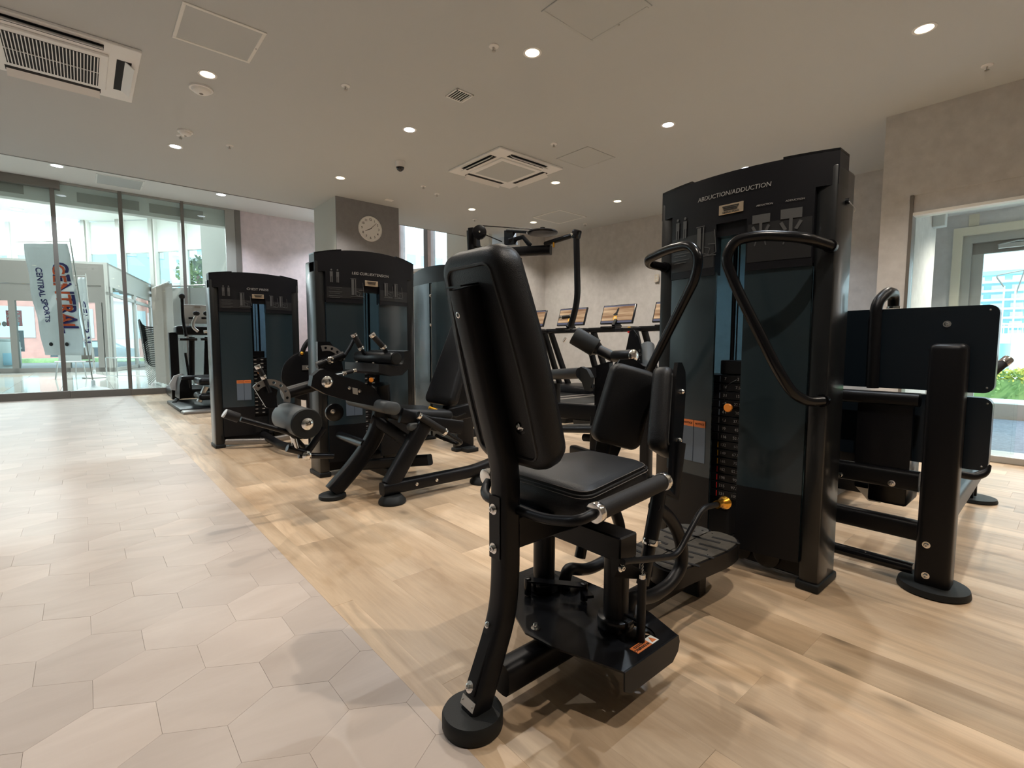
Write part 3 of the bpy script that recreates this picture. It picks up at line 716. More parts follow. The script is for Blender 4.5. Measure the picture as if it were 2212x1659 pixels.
    for i in range(6): m.box((-g+.06-(i % 2)*.006, 0, zc-.02-i*.011-(i//2)*.006), (.085-(i % 2)*.02, .001, .0028))
    bend(m, .0042).build('small_print', 'print_dim', hd, smooth=0, T=T)
    # inside: rear cover, guide rods, weight stack
    MB().b(-g, g, -.185, -.172, .1, Ht-.12).build('rear_cover', 'smoked', root, smooth=0, T=T)
    MB().b(-.24, .24, -.165, -.02, .10, .275).build('stack_base', 'dark', root, smooth=0, T=T)  # dark box added to block light showing through the slot bottom
    MB().b(-a+.03, a-.03, -.15, -.02, .03, .10, .008, 1).build('base_beam', 'frame', root, T=T)
    for s in (-1, 1): MB().cyl((s*.028, -.045, .10), (s*.028, -.045, Ht-.13), .0085, n=12).build('guide_rod', 'frame2', root, T=T)
    MB().cyl((-.004, -.03, .8), (-.004, -.03, Ht-.14), .003, n=8).build('lift_cable', 'frame2', root, T=T)
    MB().b(-.055, .055, -.10, -.0, .80, .86, .004, 1).build('stack_head', 'frame2', root, T=T)
    z = .80
    for i in range(15):
        z -= .035; wp = MB().b(-.13, .13, -.12, .004, z, z+.033, .002, 1).build('weight_plate', 'frame', root, T=T)
        if numbers:
            MB().text(WT[i], (-.028, .0055, z+.017), (1, 0, 0), (0, 0, 1), .017).build('weight_lettering', 'print_grey', wp, smooth=0, T=T)
            MB().text(KG[i], (.026, .0055, z+.017), (1, 0, 0), (0, 0, 1), .017).build('weight_lettering', 'print_grey', wp, smooth=0, T=T)
            MB().b(-.052, -.049, .004, .0055, z+.004, z+.028).build('colour_tick', ('label_grey' if i < 5 else 'print_dim' if i < 8 else 'yellow' if i < 11 else 'red'), wp, smooth=0, T=T)
        else: 
            MB().b(-.04, -.018, .004, .0055, z+.012, z+.020).build('weight_print', 'print_grey', wp, smooth=0, T=T); MB().b(.018, .04, .004, .0055, z+.012, z+.020).build('weight_print', 'print_grey', wp, smooth=0, T=T)
    kz = .665
    kn = MB(); kn.lathe((.0, .004, kz), (0, 1, 0), [(.006, 0), (.006, .02), (.017, .022), (.018, .03), (.015, .033)], 20); kn.build('selector_pin', 'orange', root, T=T)
    m = MB(); m.tube([(.02, .01, .78), (-.005, .035, .76), (-.02, .03, .68), (-.012, .028, .62), (-.028, .03, .60)], .0022, 6, .02); m.build('pin_cord', 'frame2', root, T=T)
    # warning labels on the left panel
    for u0, u1 in ((-.195, -.14), (-.137, -.082)):
        lb_ = curved(u0, u1, .42, .60, -.0055, .002, 3).build('notice_label', 'label_grey', root, smooth=0, T=T)
        curved(u0, u1, .572, .60, -.0045, .002, 3).build('notice_header', 'label_orange', lb_, smooth=0, T=T)
        m = MB().text('NOTICE', ((u0+u1)/2, 0, .586), (1, 0, 0), (0, 0, 1), .012)
        for v in m.bm.verts: v.co.y += wf(v.co.x)-.0035
        m.build('notice_lettering', 'dark', lb_, smooth=0, T=T)
    # lower pulleys
    for u in (.05, .16): MB().cyl((u, -.06, .085), (u, .0, .085), .052, n=24, bev=.004).build('pulley_cover', 'frame2', root, T=T); 
    o = MB().cyl((a-.002, -.08, Ht-.16), (a+.012, -.08, Ht-.16), .011, n=12).build('side_hook', 'frame2', root, T=T)
    MB().tube([(a+.01, -.08, Ht-.16), (a+.02, -.075, Ht-.175), (a+.03, -.08, Ht-.19), (a+.025, -.09, Ht-.20)], .0014, 6, .008).build('hook_wire', 'steel', o, T=T)

# ---- 1. hip abduction / adduction machine -------------------------------------------------
A1 = thing('hip_abduction_machine', 'black abduction and adduction machine with a tall leaning backrest, nearest the camera', 'gym machine', (.70, .93, 0), 'black selectorised strength machines')
TA = LT((2.03, .95), (0, -1, 0), (-1, 0, 0))
tower(A1, TA, .35, 1.60, 'ABDUCTION/ADDUCTION', 1.0, tsize=.024, ztitle=1.522, amp=.004)
YC = .92
sec = rrect(.056, .056, .012)
pp = [ay(1021, 1556, YC), ay(1086, 1322, YC), ay(1092, 1240, YC), ay(1092, 1010, YC), ay(1072, 925, YC), ay(1003, 622, YC)]
m = MB().sweep(fillet(pp, .07, 6), rrect(.058, .060, .014), up=(1, 0, 0)); post = m.build('back_post', 'frame', A1)
ft = MB().lathe((pp[0].x, YC, 0), (0, 0, 1), [(.071, 0), (.074, .006), (.074, .034), (.070, .041), (.03, .0415)], 40).build('rubber_foot', 'rubber', post)
def faceplate(a, b, w=.036, off=.0305, nm='bolt_plate', mt='frame'):
    # thin plate on the rear (-x) face of the post between centre points a and b
    a = V(a); b = V(b); d = (b-a).normalized(); n = V((-d.z, 0, d.x)); n = n if n.x < 0 else -n
    c = (a+b)/2 + n*off + V((0, .003, 0)); Mx = Matrix((V((0, 1, 0)), d, V((0, 1, 0)).cross(d))).transposed().to_4x4()
    return MB().box(c, (w, (b-a).length, .006), .002, 1, A=Mx).build(nm, mt, post), n, d
q1, q2 = ay(1092, 1068, YC), ay(1092, 1198, YC); _, n1, _d = faceplate(q1, q2)
for q in (ay(1092, 1095, YC), ay(1092, 1178, YC)): bolt(q+n1*.033+V((0, .006, 0)), n1, .0108, post)
q1, q2 = ay(1086, 1334, YC), ay(1035, 1500, YC); _, n2, dd = faceplate(q1, q2)
for q in (ay(1081, 1354, YC), ay(1040, 1486, YC)): bolt(q+n2*.033+V((0, .006, 0)), n2, .0108, post)
q = ay(1031, 1518, YC); Mx = Matrix((V((0, 1, 0)), dd, V((0, 1, 0)).cross(dd))).transposed().to_4x4()
npz = MB().box(q+n2*.031, (.050, .022, .0015), A=Mx).build('serial_plate', 'steel', post, smooth=0)
for s in (-1, 1): MB().sphere(q+n2*.032+V((0, s*.019, 0)), .0025, u=8, v=6).build('rivet', 'chrome', npz)
q = ay(1022, 672, YC); n3 = V((-.96, 0, -.27)); bolt(q+n3*.030+V((0, .006, 0)), n3, .011, post)
q = pp[5]; MB().plate([q+V((-.028, -.025, -.002)), q+V((.030, -.025, .010)), q+V((.030, .03, .010)), q+V((-.028, .03, -.002))], (0, 0, .004)).build('post_cap', 'frame2', post, smooth=0)
# backrest pad: wide slab leaning with the post, tapered to the top
def pad(parent, c, ux, uy, uz, prof, th, name='pad', mt='leather', bev=.022, seam=True, side_mt=None):
    # prof: list of (half width, height) along uz ; slab thickness th along ux (front)
    ux, uy, uz, c = V(ux).normalized(), V(uy).normalized(), V(uz).normalized(), V(c)
    loop = [(-w, h) for w, h in prof] + [(w, h) for w, h in prof[::-1]]
    P = lambda s, h, k, t: c + uy*(s*k) + uz*(h) + ux*t
    hm = sum(h for w, h in prof)/len(prof)
    m = MB(); rings = []
    for t, k in ((0, bev*.9), (bev*.25, bev*.3), (bev, 0), (th-bev, 0), (th-bev*.3, bev*.3), (th, bev)):
        ring = []
        n = len(loop)
        for i, (w, h) in enumerate(loop):
            a, b = loop[i-1], loop[(i+1) % n]; tx, tz = b[0]-a[0], b[1]-a[1]; l = math.hypot(tx, tz) or 1
            nx, nz = tz/l, -tx/l   # inward/outward normal
            s = 1
            ring.append(c+uy*(w+nx*k*1)+uz*(h+nz*k*1)+ux*t)
        rings.append([m.bm.verts.new(p) for p in ring])
    n = len(loop)
    for A_, B_ in zip(rings, rings[1:]):
        for j in range(n): m.bm.faces.new((A_[j], A_[(j+1) % n], B_[(j+1) % n], B_[j]))
    m.bm.faces.new(rings[0][::-1]); m.bm.faces.new(rings[-1])
    o = m.build(name, mt, parent, smooth=50)
    if seam:
        for t in ((bev*.15),):
            pts = []
            for i, (w, h) in enumerate(loop):
                a, b = loop[i-1], loop[(i+1) % n]; tx, tz = b[0]-a[0], b[1]-a[1]; l = math.hypot(tx, tz) or 1
                pts.append(c+uy*(w+tz/l*bev*1.35)+uz*(h-tx/l*bev*1.35)+ux*(-.0005))
            MB().tube(pts, .0042, 6, closed=True).build('piping', 'leather_side', o)
    return o
def padprof(w0, w1, L, r=.05, bow=.0):
    # rounded tapered outline from height 0 to L
    out = []
    for k in range(7): a = -PI/2+PI/2*k/6; out.append((w0-r+r*math.cos(a), r+r*math.sin(a)))
    out[0] = (max(.01, w0-r), 0)
    for k in range(1, 6): t = k/6; out.append((w0+(w1-w0)*t+bow*math.sin(PI*t), r+(L-2*r)*t))
    for k in range(7): a = PI/2*k/6; out.append((w1-r+r*math.cos(a), L-r+r*math.sin(a)))
    return out
def ccw(prof): return prof
bot = ay(1074, 935, YC); up_ = (pp[5]-pp[4]).normalized(); fwd = V((up_.z, 0, -up_.x))
# pad base centre sits just in front of the post
pb = V((pp[4].x, .925, 0)) + V((0, 0, .615)); 
k_ = (pb.z-pp[4].z)/up_.z; pb.x = pp[4].x+up_.x*k_ + .024
pad(A1, pb, fwd, (0, 1, 0), up_, padprof(.142, .118, .535, .06, .010), .078, 'backrest', bev=.026)
o = MB(); bq = ay(1124, 920, .86); o.cyl(bq+V((.05, 0, 0)), bq+V((.0, 0, 0)), .022, n=24, bev=.003); bkt = o.build('pad_bracket', 'frame2', A1); bolt(bq+V((0, 0, 0)), (-1, 0, 0), .011, A1)
# seat, U handle bar
def cushion(parent, corners, z0, z1, bev=.03, name='seat', r=.05):
    # corners: 4 xy points ccw; rounded prism with soft edges
    p = fillet([(x, y, 0) for x, y in corners], r, 5, closed=True); c = sum(p, V((0, 0, 0)))/len(p); m = MB(); rings = []
    h = z1-z0
    for t, k in ((0, .012), (.25, 0), (.55, 0), (.75, .12*bev/.03*.1), (.9, .4*bev), (1, bev)):
        rings.append([m.bm.verts.new((q.x-(q.x-c.x)/(q-c).length*k, q.y-(q.y-c.y)/(q-c).length*k, z0+h*t)) for q in p])
    n = len(p)
    for A_, B_ in zip(rings, rings[1:]):
        for j in range(n): m.bm.faces.new((A_[j], A_[(j+1) % n], B_[(j+1) % n], B_[j]))
    m.bm.faces.new(rings[0][::-1]); m.bm.faces.new(rings[-1])
    o = m.build(name, 'leather', parent, smooth=50)
    for k, zz, rr, mt in ((.002, z0+h*.80, .0022, 'leather_side'), (-.0005, z0+h*.72, .0009, 'thread'), (bev*.35, z0+h*.895, .0009, 'thread')):
        MB().tube([V((q.x-(q.x-c.x)/(q-c).length*k, q.y-(q.y-c.y)/(q-c).length*k, zz)) for q in p], rr, 5, closed=True).build('seam', mt, o)
    return o
cushion(A1, [(.85, .725), (1.23, .80), (1.23, 1.03), (.85, 1.10)], .505, .588, .028)
MB().b(.84, 1.16, .84, 1.04, .49, .506, .004, 1).build('seat_plate', 'frame', A1)
hb = [(1.118, .70, .566), (.86, .70, .545), (.80, .705, .535), (.795, .80, .515), (.795, 1.04, .515), (.86, 1.095, .535), (.90, 1.098, .545), (1.118, 1.098, .566)]
MB().tube(hb, .0125, 14, .07).build('handle_bar', 'frame', A1)
for y in (.70, 1.098):
    g_ = MB().cyl((.862, y, .545), (1.12, y, .566), .0212, n=20).build('grip', 'grip', A1)
    for xa, za in ((.848, .544), (1.118, .566)): MB().cyl((xa, y, za), (xa+.019, y, za+.0015), .0242, n=24, bev=.002).build('grip_collar', 'chrome', g_)
MB().b(1.03, 1.105, .76, 1.12, .352, .42, .004, 1).build('cross_beam', 'frame', A1)
MB().b(.80, 1.10, .90, .98, .41, .495, .006, 1).build('seat_support', 'frame', A1)
for y in (.80, 1.08):
    MB().cyl((1.07, y, .15), (1.07, y, .36), .034, n=24).build('pivot_column', 'frame', A1)
    MB().cyl((1.07, y, .155), (1.07, y, .185), .05, n=24, bev=.003).build('pivot_hub', 'frame2', A1)
# base tube and pivot cover plate
MB().sweep([(.76, YC, .078), (1.95, YC, .078)], rrect(.066, .082, .022), up=(0, 0, 1)).build('base_tube', 'frame', A1)
zp = .150
ol = [(.93, .67), (.905, .75), (.872, .85), (.862, .94), (.90, 1.03), (.98, 1.13), (1.08, 1.21), (1.165, 1.21), (1.205, 1.10), (1.215, .94), (1.205, .78), (1.165, .67)]
hole = lambda cx, cy, r, n=20: [(cx+r*math.cos(2*PI*k/n), cy+r*math.sin(2*PI*k/n), zp) for k in range(n)]
cp = MB().plate([(x, y, zp) for x, y in ol], (0, 0, -.005), [hole(1.08, .745, .055)]).build('pivot_cover', 'frame2', A1, smooth=0)
for y0, s, xl in ((.67, -1, .93), (1.21, 1, 1.08)):
    MB().plate([(xl, y0, zp), (1.165, y0, zp), (1.172, y0, zp-.02), (1.165, y0, zp-.045), (1.14, y0, zp-.065), (xl+.03, y0, zp-.065), (xl+.002, y0, zp-.05)], (0, s*.005, 0)).build('cover_flange', 'frame', cp, smooth=0)
q = az(1157, 1358, zp); MB().lathe((q.x, q.y, zp), (0, 0, 1), [(.013, 0), (.013, .003), (.007, .0035), (.0075, .012), (.005, .016)], 16).build('cap_nut', 'chrome', cp)
q0, q1_ = az(1345+25, 1412, zp), az(1400+12, 1388, zp)
lx = (q1_-q0).normalized(); lab = MB(); cen = V((1.045, .700, zp+.0008)); 
lab.box(cen, (.062, .026, .001)); lb2 = lab.build('warning_label', 'label_orange', cp, smooth=0)
MB().box(cen+V((.046, 0, 0)), (.030, .026, .001)).build('warning_symbol', 'label_white', lb2, smooth=0)
MB().plate([cen+V((.036, -.009, .0008)), cen+V((.057, -.009, .0008)), cen+V((.0465, .010, .0008))], (0, 0, .0004)).build('warning_triangle', 'label_orange', lb2, smooth=0)
MB().text('WARNING', cen+V((-.001, -.004, .0012)), (-1, 0, 0), (0, -1, 0), .0125).build('warning_lettering', 'dark', lb2, smooth=0)
for dy in (.004, .008): MB().box(cen+V((0, dy, .0012)), (.045, .002, .0004)).build('warning_print', 'dark', lb2, smooth=0)
# sector plate with index holes under the cover
c0 = V((1.08, .80, .098)); arc = [c0+V((.118*math.cos(math.radians(a)), .118*math.sin(math.radians(a)), 0)) for a in range(-160, 21, 10)]
hl = [[c0+V((.100*math.cos(math.radians(a))+.009*math.cos(t*PI/5), .100*math.sin(math.radians(a))+.009*math.sin(t*PI/5), 0)) for t in range(10)] for a in range(-145, 10, 14)]
MB().plate(arc+[c0+V((.05, .05, 0)), c0+V((-.06, .05, 0))], (0, 0, .006), hl).build('index_plate', 'frame2', A1, smooth=0)
MB().cyl((1.08, .80, .05), (1.08, .80, .15), .02, n=16).build('index_hub', 'frame2', A1)
# front link (seen between the post and columns)
m = MB(); a_ = az(1140, 1253, .20); b_ = az(1262, 1265, .20); m.sweep([a_, b_], [(-.014, -.003), (.014, -.003), (.014, .003), (-.014, .003)]); lk = m.build('link_arm', 'frame2', A1)
for q in (a_, b_): MB().cyl(q+V((0, 0, -.045)), q+V((0, 0, .008)), .011, n=14, bev=.002).build('link_pin', 'frame2', lk); MB().cyl(q+V((0, 0, -.058)), q+V((0, 0, -.045)), .006, n=10).build('link_nut', 'steel', lk)
m = MB(); c_ = V((1.08, .90, .19)); m.sweep([b_+V((0, 0, -.015)), c_], [(-.012, -.004), (.012, -.004), (.012, .004), (-.012, .004)]); m.build('link_arm', 'frame2', A1)
# swing arms with thigh pads
for sgn in (1, -1):
    yy = lambda y: y if sgn > 0 else 2*YC-y
    Yp = .80
    pts = [ay(1360, 1290, Yp), ay(1405, 1292, Yp), ay(1448, 1262, Yp), ay(1472, 1225, Yp), ay(1474, 1185, Yp), ay(1462, 1140, Yp), ay(1436, 1106, Yp), ay(1413, 1093, Yp)]
    pts = [V((p.x, yy(p.y), p.z)) for p in pts]; pts.insert(0, V((1.12, yy(.80), .155)))
    ar = MB().tube(pts, .0195, 14, .05).build('swing_arm', 'frame', A1)
    a_, b_ = ay(1428, 1040, Yp), ay(1388, 1262, Yp); t1, t2 = V((a_.x, yy(a_.y), a_.z)), V((b_.x, yy(b_.y), b_.z))
    MB().cyl(t1, t1.lerp(t2, .60), .0215, n=18).build('sleeve', 'frame', ar); MB().cyl(t1.lerp(t2, .56), t1.lerp(t2, .62), .023, n=18, bev=.002).build('collar', 'chrome', ar)
    MB().cyl(t1.lerp(t2, .6), t2, .0185, n=18).build('inner_tube', 'frame2', ar)
    bolt(t1.lerp(t2, .60)+V((.02, -sgn*.012, 0)), (.6, -sgn*.8, 0), .006, ar)
    # bracket plate rising to the pad
    if sgn > 0:
        T1 = V((1.475, .865, .86)); B1 = V((1.335, .795, .46))
        ux = V((-.27, .96, 0)); uy = V((.96, .27, 0)); nm = V((.50, -.86, 0))
    else:
        T1 = V((1.44, 1.03, .86)); B1 = V((1.34, 1.08, .46))
        ux = V((-.53, -.84, 0)); uy = V((.84, -.53, 0)); nm = V((.5, .86, 0))
    uz = (T1-B1).normalized()
    uy2 = (uy-uz*uy.dot(uz)).normalized(); uxn = uz.cross(uy2) if uz.cross(uy2).dot(ux) > 0 else -uz.cross(uy2)
    c = B1.lerp(T1, .30)
    pad(A1, c+uxn*.008, uxn, uy2, uz, padprof(.088, .082, .275, .035), .060, 'thigh_pad', bev=.018)
    out = [(-.040, -.09), (.030, -.10), (.058, .10), (.062, .24), (.045, .29), (0, .305), (-.045, .29), (-.06, .24), (-.055, .10)]
    bp_ = MB().plate([c+uy2*u+uz*w+uxn*.006 for u, w in out], -uxn*.012).build('pad_plate', 'frame2', A1, smooth=0)
    for w in (.05, .21): MB().sphere(c+uz*w-uxn*.008+uy2*.012, .0085, u=12, v=8).build('cap_nut', 'chrome', bp_)
    MB().sweep([t1-V((0, 0, .02)), B1, c+uz*.04-uxn*.012], rrect(.03, .03, .006), up=(1, 0, 0)).build('pad_stem', 'frame', A1)
# adjusting lever with gold knob
lp = [ay(1345, 1214, .715), ay(1462, 1201, .715), ay(1517, 1097, .715), ay(1548, 1090, .715)]
lv = MB().tube(lp, .0085, 12, .035).build('adjuster_lever', 'frame', A1)
dk = (lp[3]-lp[2]).normalized(); MB().lathe(lp[3], dk, [(.0125, 0), (.0118, .020), (.0125, .030), (.0165, .042), (.0205, .050), (.0205, .056), (.012, .057)], 24).build('gold_knob', 'gold', lv)
br = ay(1342, 1225, .76)
m = MB().plate([ay(1322, 1205, .765), ay(1345, 1210, .73), ay(1400, 1238, .715), ay(1398, 1252, .715), ay(1325, 1248, .765)], (0, .006, 0)); m.build('lever_bracket', 'frame', A1, smooth=0)
bolt(ay(1341, 1226, .735), (0, -1, 0), .009, A1)
r0 = ay(1387, 1250, .715); rd = MB().cyl((r0.x, .715, r0.z), (r0.x, .715, .09), .0115, n=16).build('index_rod', 'frame', A1); 
MB().cyl((r0.x, .715, r0.z), (r0.x, .715, r0.z+.012), .009, n=12).build('rod_ferrule', 'chrome', rd)
m = MB()
for i in range(3): m.tube([(r0.x-.004, .715, r0.z+.012+i*.009), (r0.x+.004, .715, r0.z+.016+i*.009), (r0.x+.004, .715, r0.z+.022+i*.009), (r0.x-.004, .715, r0.z+.018+i*.009)], .0018, 6, closed=True)
m.build('chain', 'chrome', rd)
MB().tube([(r0.x-.0, .72, .20), (r0.x, .77, .20)], .004, 8).build('rod_guide', 'frame2', rd)
# foot plate
for s in (1, -1):
    yy = lambda y: y if s > 0 else 2*YC-y
    o2 = fillet([(1.38, yy(.815), 0), (1.72, yy(.78), 0), (1.84, yy(.80), 0), (1.86, yy(.93), 0), (1.40, yy(.93), 0)], .07, 6, closed=True)
    rim = MB().plate([(p.x, p.y, .135) for p in o2], (0, 0, .058)).build('footplate_rim', 'frame', A1, smooth=30)
    c_ = sum(o2, V((0, 0, 0)))/len(o2); tp = [(c_.x+(p.x-c_.x)*.95, c_.y+(p.y-c_.y)*.90, .193) for p in o2]
    ftp = MB().plate(tp, (0, 0, .004)).build('foot_tread', 'tread', A1, smooth=30)
    for i in range(8):
        x_ = 1.44+i*.048; MB().box((x_, yy(.835 if i % 2 else .885), .1975), (.013, .10, .003), .0009, 1, A=Matrix.Rotation(.15*s, 4, 'Z')).build('tread_slot', 'dark', ftp, smooth=0)
    for x_, y_ in ((1.44, .835), (1.60, .815), (1.78, .815), (1.80, .90), (1.43, .91)): MB().sphere((x_, yy(y_), .197), .005, (1, 1, .5), 8, 6).build('tread_rivet', 'chrome', ftp)
MB().b(1.655, 1.71, .87, .965, 0, .14, .005, 1).build('front_leg', 'frame', A1)
# big guard handles on the tower
hr = [ax(1792, 531, 2.00), ax(1735, 512, 1.86), ax(1640, 508, 1.80), ax(1585, 520, 1.77), ax(1566, 560, 1.76), ax(1592, 625, 1.78), ax(1680, 800, 1.84), ax(1712, 850, 1.89), ax(1745, 868, 1.95), ax(1775, 866, 2.01)]
hl_ = [ax(1434, 577, 2.00), ax(1402, 571, 1.90), ax(1400, 560, 1.86), ax(1445, 538, 1.80), ax(1490, 528, 1.77), ax(1510, 552, 1.76), ax(1503, 600, 1.77), ax(1402, 800, 1.84), ax(1388, 832, 1.88), ax(1402, 842, 1.94), ax(1432, 840, 2.01)]
for h_ in (hr, hl_):
    g_ = MB().tube(h_, .0185, 16, .06, 5).build('guard_handle', 'frame2', A1)
    for q, n_ in ((h_[0], h_[1]), (h_[-1], h_[-2])): MB().cyl(q, q+V((.02, 0, 0)), .023, n=16).build('handle_boss', 'frame2', g_)

# ---- 2. leg curl / extension machine ------------------------------------------------------
A2 = thing('leg_curl_machine', 'black leg curl machine with big foam roller, in front of the clock column', 'gym machine', (1.59, 3.4, 0), 'black selectorised strength machines')
A2['group'] = 'black selectorised strength machines'
T2 = LT((1.575, 3.42), (1, 0, 0), (0, -1, 0))
tower(A2, T2, .375, 1.53, 'LEG CURL/EXTENSION', 1.05, numbers=False, tsize=.026, ztitle=1.415, amp=.045)
Y = ay
def grip(p0, p1, parent, r=.016, col='chrome', nm='grip'):
    p0 = V(p0); p1 = V(p1); d = (p1-p0).normalized()
    g_ = MB().cyl(p0, p1, r, n=18, bev=.002).build(nm, 'grip', parent)
    for q in (p0-d*.004, p1-d*.016): MB().cyl(q, q+d*.02, r*1.14, n=20, bev=.002).build('grip_collar', col, g_)
    return g_
# curved stanchion and rear leg with oval feet
P = [Y(718, 1062, 2.92), Y(772, 1000, 2.92), Y(815, 935, 2.90), Y(826, 870, 2.88), Y(822, 830, 2.86)]
MB().sweep(fillet(P, .10, 6), rrect(.085, .098, .026), up=(1, 0, 0)).build('stanchion', 'frame', A2)
MB().lathe((P[0].x+.0, 2.92, 0), (0, 0, 1), [(.076, 0), (.08, .006), (.078, .022), (.07, .026)], 32).build('foot_disc', 'rubber', A2)
MB().sweep([(1.32, 2.62, .10), (1.57, 2.64, .44)], rrect(.066, .10, .02), up=(1, 0, 0)).build('rear_leg', 'frame', A2)
bm_ = MB().sweep(fillet([(1.27, 2.62, .085), (1.95, 2.62, .085), (2.22, 2.62, .14), (2.36, 2.66, .46), (2.33, 2.80, .62)], .10, 5), rrect(.070, .075, .02), up=(0, 0, 1)).build('ground_beam', 'frame', A2)
for x_ in (1.46, 1.60): bolt((x_+.02, 2.584, .085), (0, -1, 0), .008, A2)
for x_ in (1.325, 1.98): MB().lathe((x_, 2.60, 0), (0, 0, 1), [(.076, 0), (.08, .006), (.078, .020), (.055, .046)], 32).build('foot_disc', 'rubber', A2)
MB().sweep([(1.62, 2.66, .20), (1.40, 3.20, .10)], rrect(.05, .07, .015), up=(0, 0, 1)).build('brace', 'frame', A2)
MB().sweep([(1.50, 2.9, .08), (1.50, 3.38, .08)], rrect(.06, .07, .015), up=(0, 0, 1)).build('base_tube', 'frame', A2)
MB().sweep([(1.50, 2.62, .30), (1.36, 2.90, .46)], rrect(.05, .07, .015), up=(0, 0, 1)).build('brace', 'frame', A2)
# main arched beam with the chrome pivot
yb = 2.72
ol = [(690, 800), (700, 797), (735, 812), (775, 822), (808, 838), (826, 866), (812, 878), (760, 868), (705, 852), (672, 834), (676, 812)]
MB().plate([Y(a, b, yb) for a, b in ol], (0, .055, 0)).build('pivot_beam', 'frame', A2, smooth=20)
MB().lathe(Y(706, 825, yb), (0, -1, 0), [(.034, 0), (.034, .008), (.030, .014), (.018, .020), (.008, .021)], 28).build('pivot_cap', 'chrome', A2)
o = MB().plate([Y(761, 837, yb-.002), Y(772, 839, yb-.002), Y(773, 853, yb-.002), Y(762, 850, yb-.002)], (0, -.002, 0)).build('beam_label', 'zinc', A2, smooth=0)
for q in ((755, 838), (777, 845)): bolt(Y(*q, yb), (0, -1, 0), .008, A2)
# upper gear plate and hold-down pad
MB().plate([Y(a, b, 3.02) for a, b in ((686, 738), (712, 738), (735, 765), (742, 800), (700, 815), (687, 800))], (0, .03, 0)).build('side_plate', 'frame2', A2, smooth=0)
def sector(cx, cy, yv, r0, r1, a0, a1, nh, nm, par, hr=.0085):
    c = Y(cx, cy, yv); pt = lambda r, a: c+V((r*math.cos(math.radians(a)), 0, r*math.sin(math.radians(a))))
    n = 14; out = [pt(r1, a0+(a1-a0)*i/n) for i in range(n+1)] + [pt(r0, a1-(a1-a0)*i/n) for i in range(n+1)]
    hs_ = [[pt((r0+r1)/2, a0+(a1-a0)*(i+.6)/(nh+.2)) + V((hr*math.cos(t*PI/4), 0, hr*math.sin(t*PI/4))) for t in range(8)] for i in range(nh)]
    return MB().plate(out, (0, .008, 0), hs_).build(nm, 'alu', par, smooth=0)
sector(706, 788, 2.99, .085, .118, 15, 105, 4, 'index_sector', A2)
P = [Y(684, 790, 2.98), Y(742, 766, 2.98)]; MB().tube(P, .022, 14).build('pad_arm', 'frame', A2)
MB().lathe(Y(713, 778, 2.95), (0, -1, 0), [(.022, 0), (.022, .006), (.014, .010)], 20).build('arm_cap', 'chrome', A2)
xh = 1.365
hp = MB().cyl((xh, 2.60, .842), (xh, 3.12, .842), .036, n=22, bev=.003).build('hold_down_tube', 'frame', A2)
MB().cyl((xh, 2.596, .842), (xh, 2.604, .842), .030, n=22).build('tube_cap', 'rubber', hp)
# J-section pad swept along y
js = [(-.09, -.045), (-.05, -.035), (.02, -.045), (.065, -.02), (.078, .03), (.058, .036), (.048, .0), (.085, .05), (.112, .035), (.108, -.02), (.075, -.075), (.02, -.098), (-.05, -.092), (-.10, -.075)]
js = [(-.10, -.030), (.0, -.044), (.05, -.035), (.066, .0), (.062, .040), (.098, .045), (.112, .0), (.095, -.06), (.05, -.098), (-.02, -.104), (-.10, -.078)]
MB().plate([(xh+a, 2.62, .842+b) for a, b in js], (0, .48, 0)).build('hold_down_pad', 'leather', A2, smooth=60)
for y_ in (2.72, 2.95): MB().sphere((xh-.085, y_, .842-.030), .008, u=10, v=8).build('cap_nut', 'chrome', A2)
# three upright handles and the plunger
grip(Y(764, 722, 2.95), Y(781, 754, 2.95), A2, .017); MB().tube([Y(781, 754, 2.95), Y(786, 763, 2.95), (xh-.02, 2.95, .86)], .013, 10).build('handle_stem', 'frame', A2)
grip(Y(803, 722, 2.70), Y(830, 752, 2.70), A2, .017); MB().tube([Y(830, 752, 2.70), Y(836, 766, 2.70), (xh, 2.72, .86)], .013, 10).build('handle_stem', 'frame', A2)
MB().tube([Y(764, 735, 3.0), Y(755, 752, 3.0), Y(738, 778, 3.0), Y(728, 775, 3.0)], .011, 10).build('release_lever', 'frame', A2)
grip(Y(742, 807, 2.80), Y(768, 800, 2.80), A2, .011); MB().tube([Y(718, 810, 2.8), Y(742, 807, 2.8)], .005, 8).build('plunger_rod', 'steel', A2)
# seat front roll, seat, backrest, side grips
def capsule_prism(cx, cz, hw_, hh, ang, y0, y1, nm, mt='leather', par=A2):
    pts = [(cx+ (x*math.cos(ang)-z*math.sin(ang)), y0, cz+(x*math.sin(ang)+z*math.cos(ang))) for x, z in rrect(hw_*2, hh*2, hh*.95, 5)]
    c = V((cx, y0, cz)); m = MB(); rings = []
    for y_, k in ((y0, .82), (y0+.006, .95), (y0+.014, 1), (y1-.014, 1), (y1, .85)):
        rings.append([m.bm.verts.new((c.x+(p[0]-c.x)*k, y_, c.z+(p[2]-c.z)*k)) for p in pts])
    n = len(pts)
    for A_, B_ in zip(rings, rings[1:]):
        for j in range(n): m.bm.faces.new((A_[j], A_[(j+1) % n], B_[(j+1) % n], B_[j]))
    m.bm.faces.new(rings[0][::-1]); m.bm.faces.new(rings[-1]); return m.build(nm, mt, par, smooth=50)
capsule_prism(1.335, .555, .060, .038, -.25, 2.60, 3.14, 'knee_roll', 'foam')
cu = MB().box((1.62, 2.88, .475), (.40, .40, .075), .03, 3, A=Matrix.Rotation(.10, 4, 'Y')).build('seat', 'leather', A2)
MB().box((1.50, 2.64, .425), (.10, .05, .05), .022, 3).build('seat_bumper', 'foam', A2)
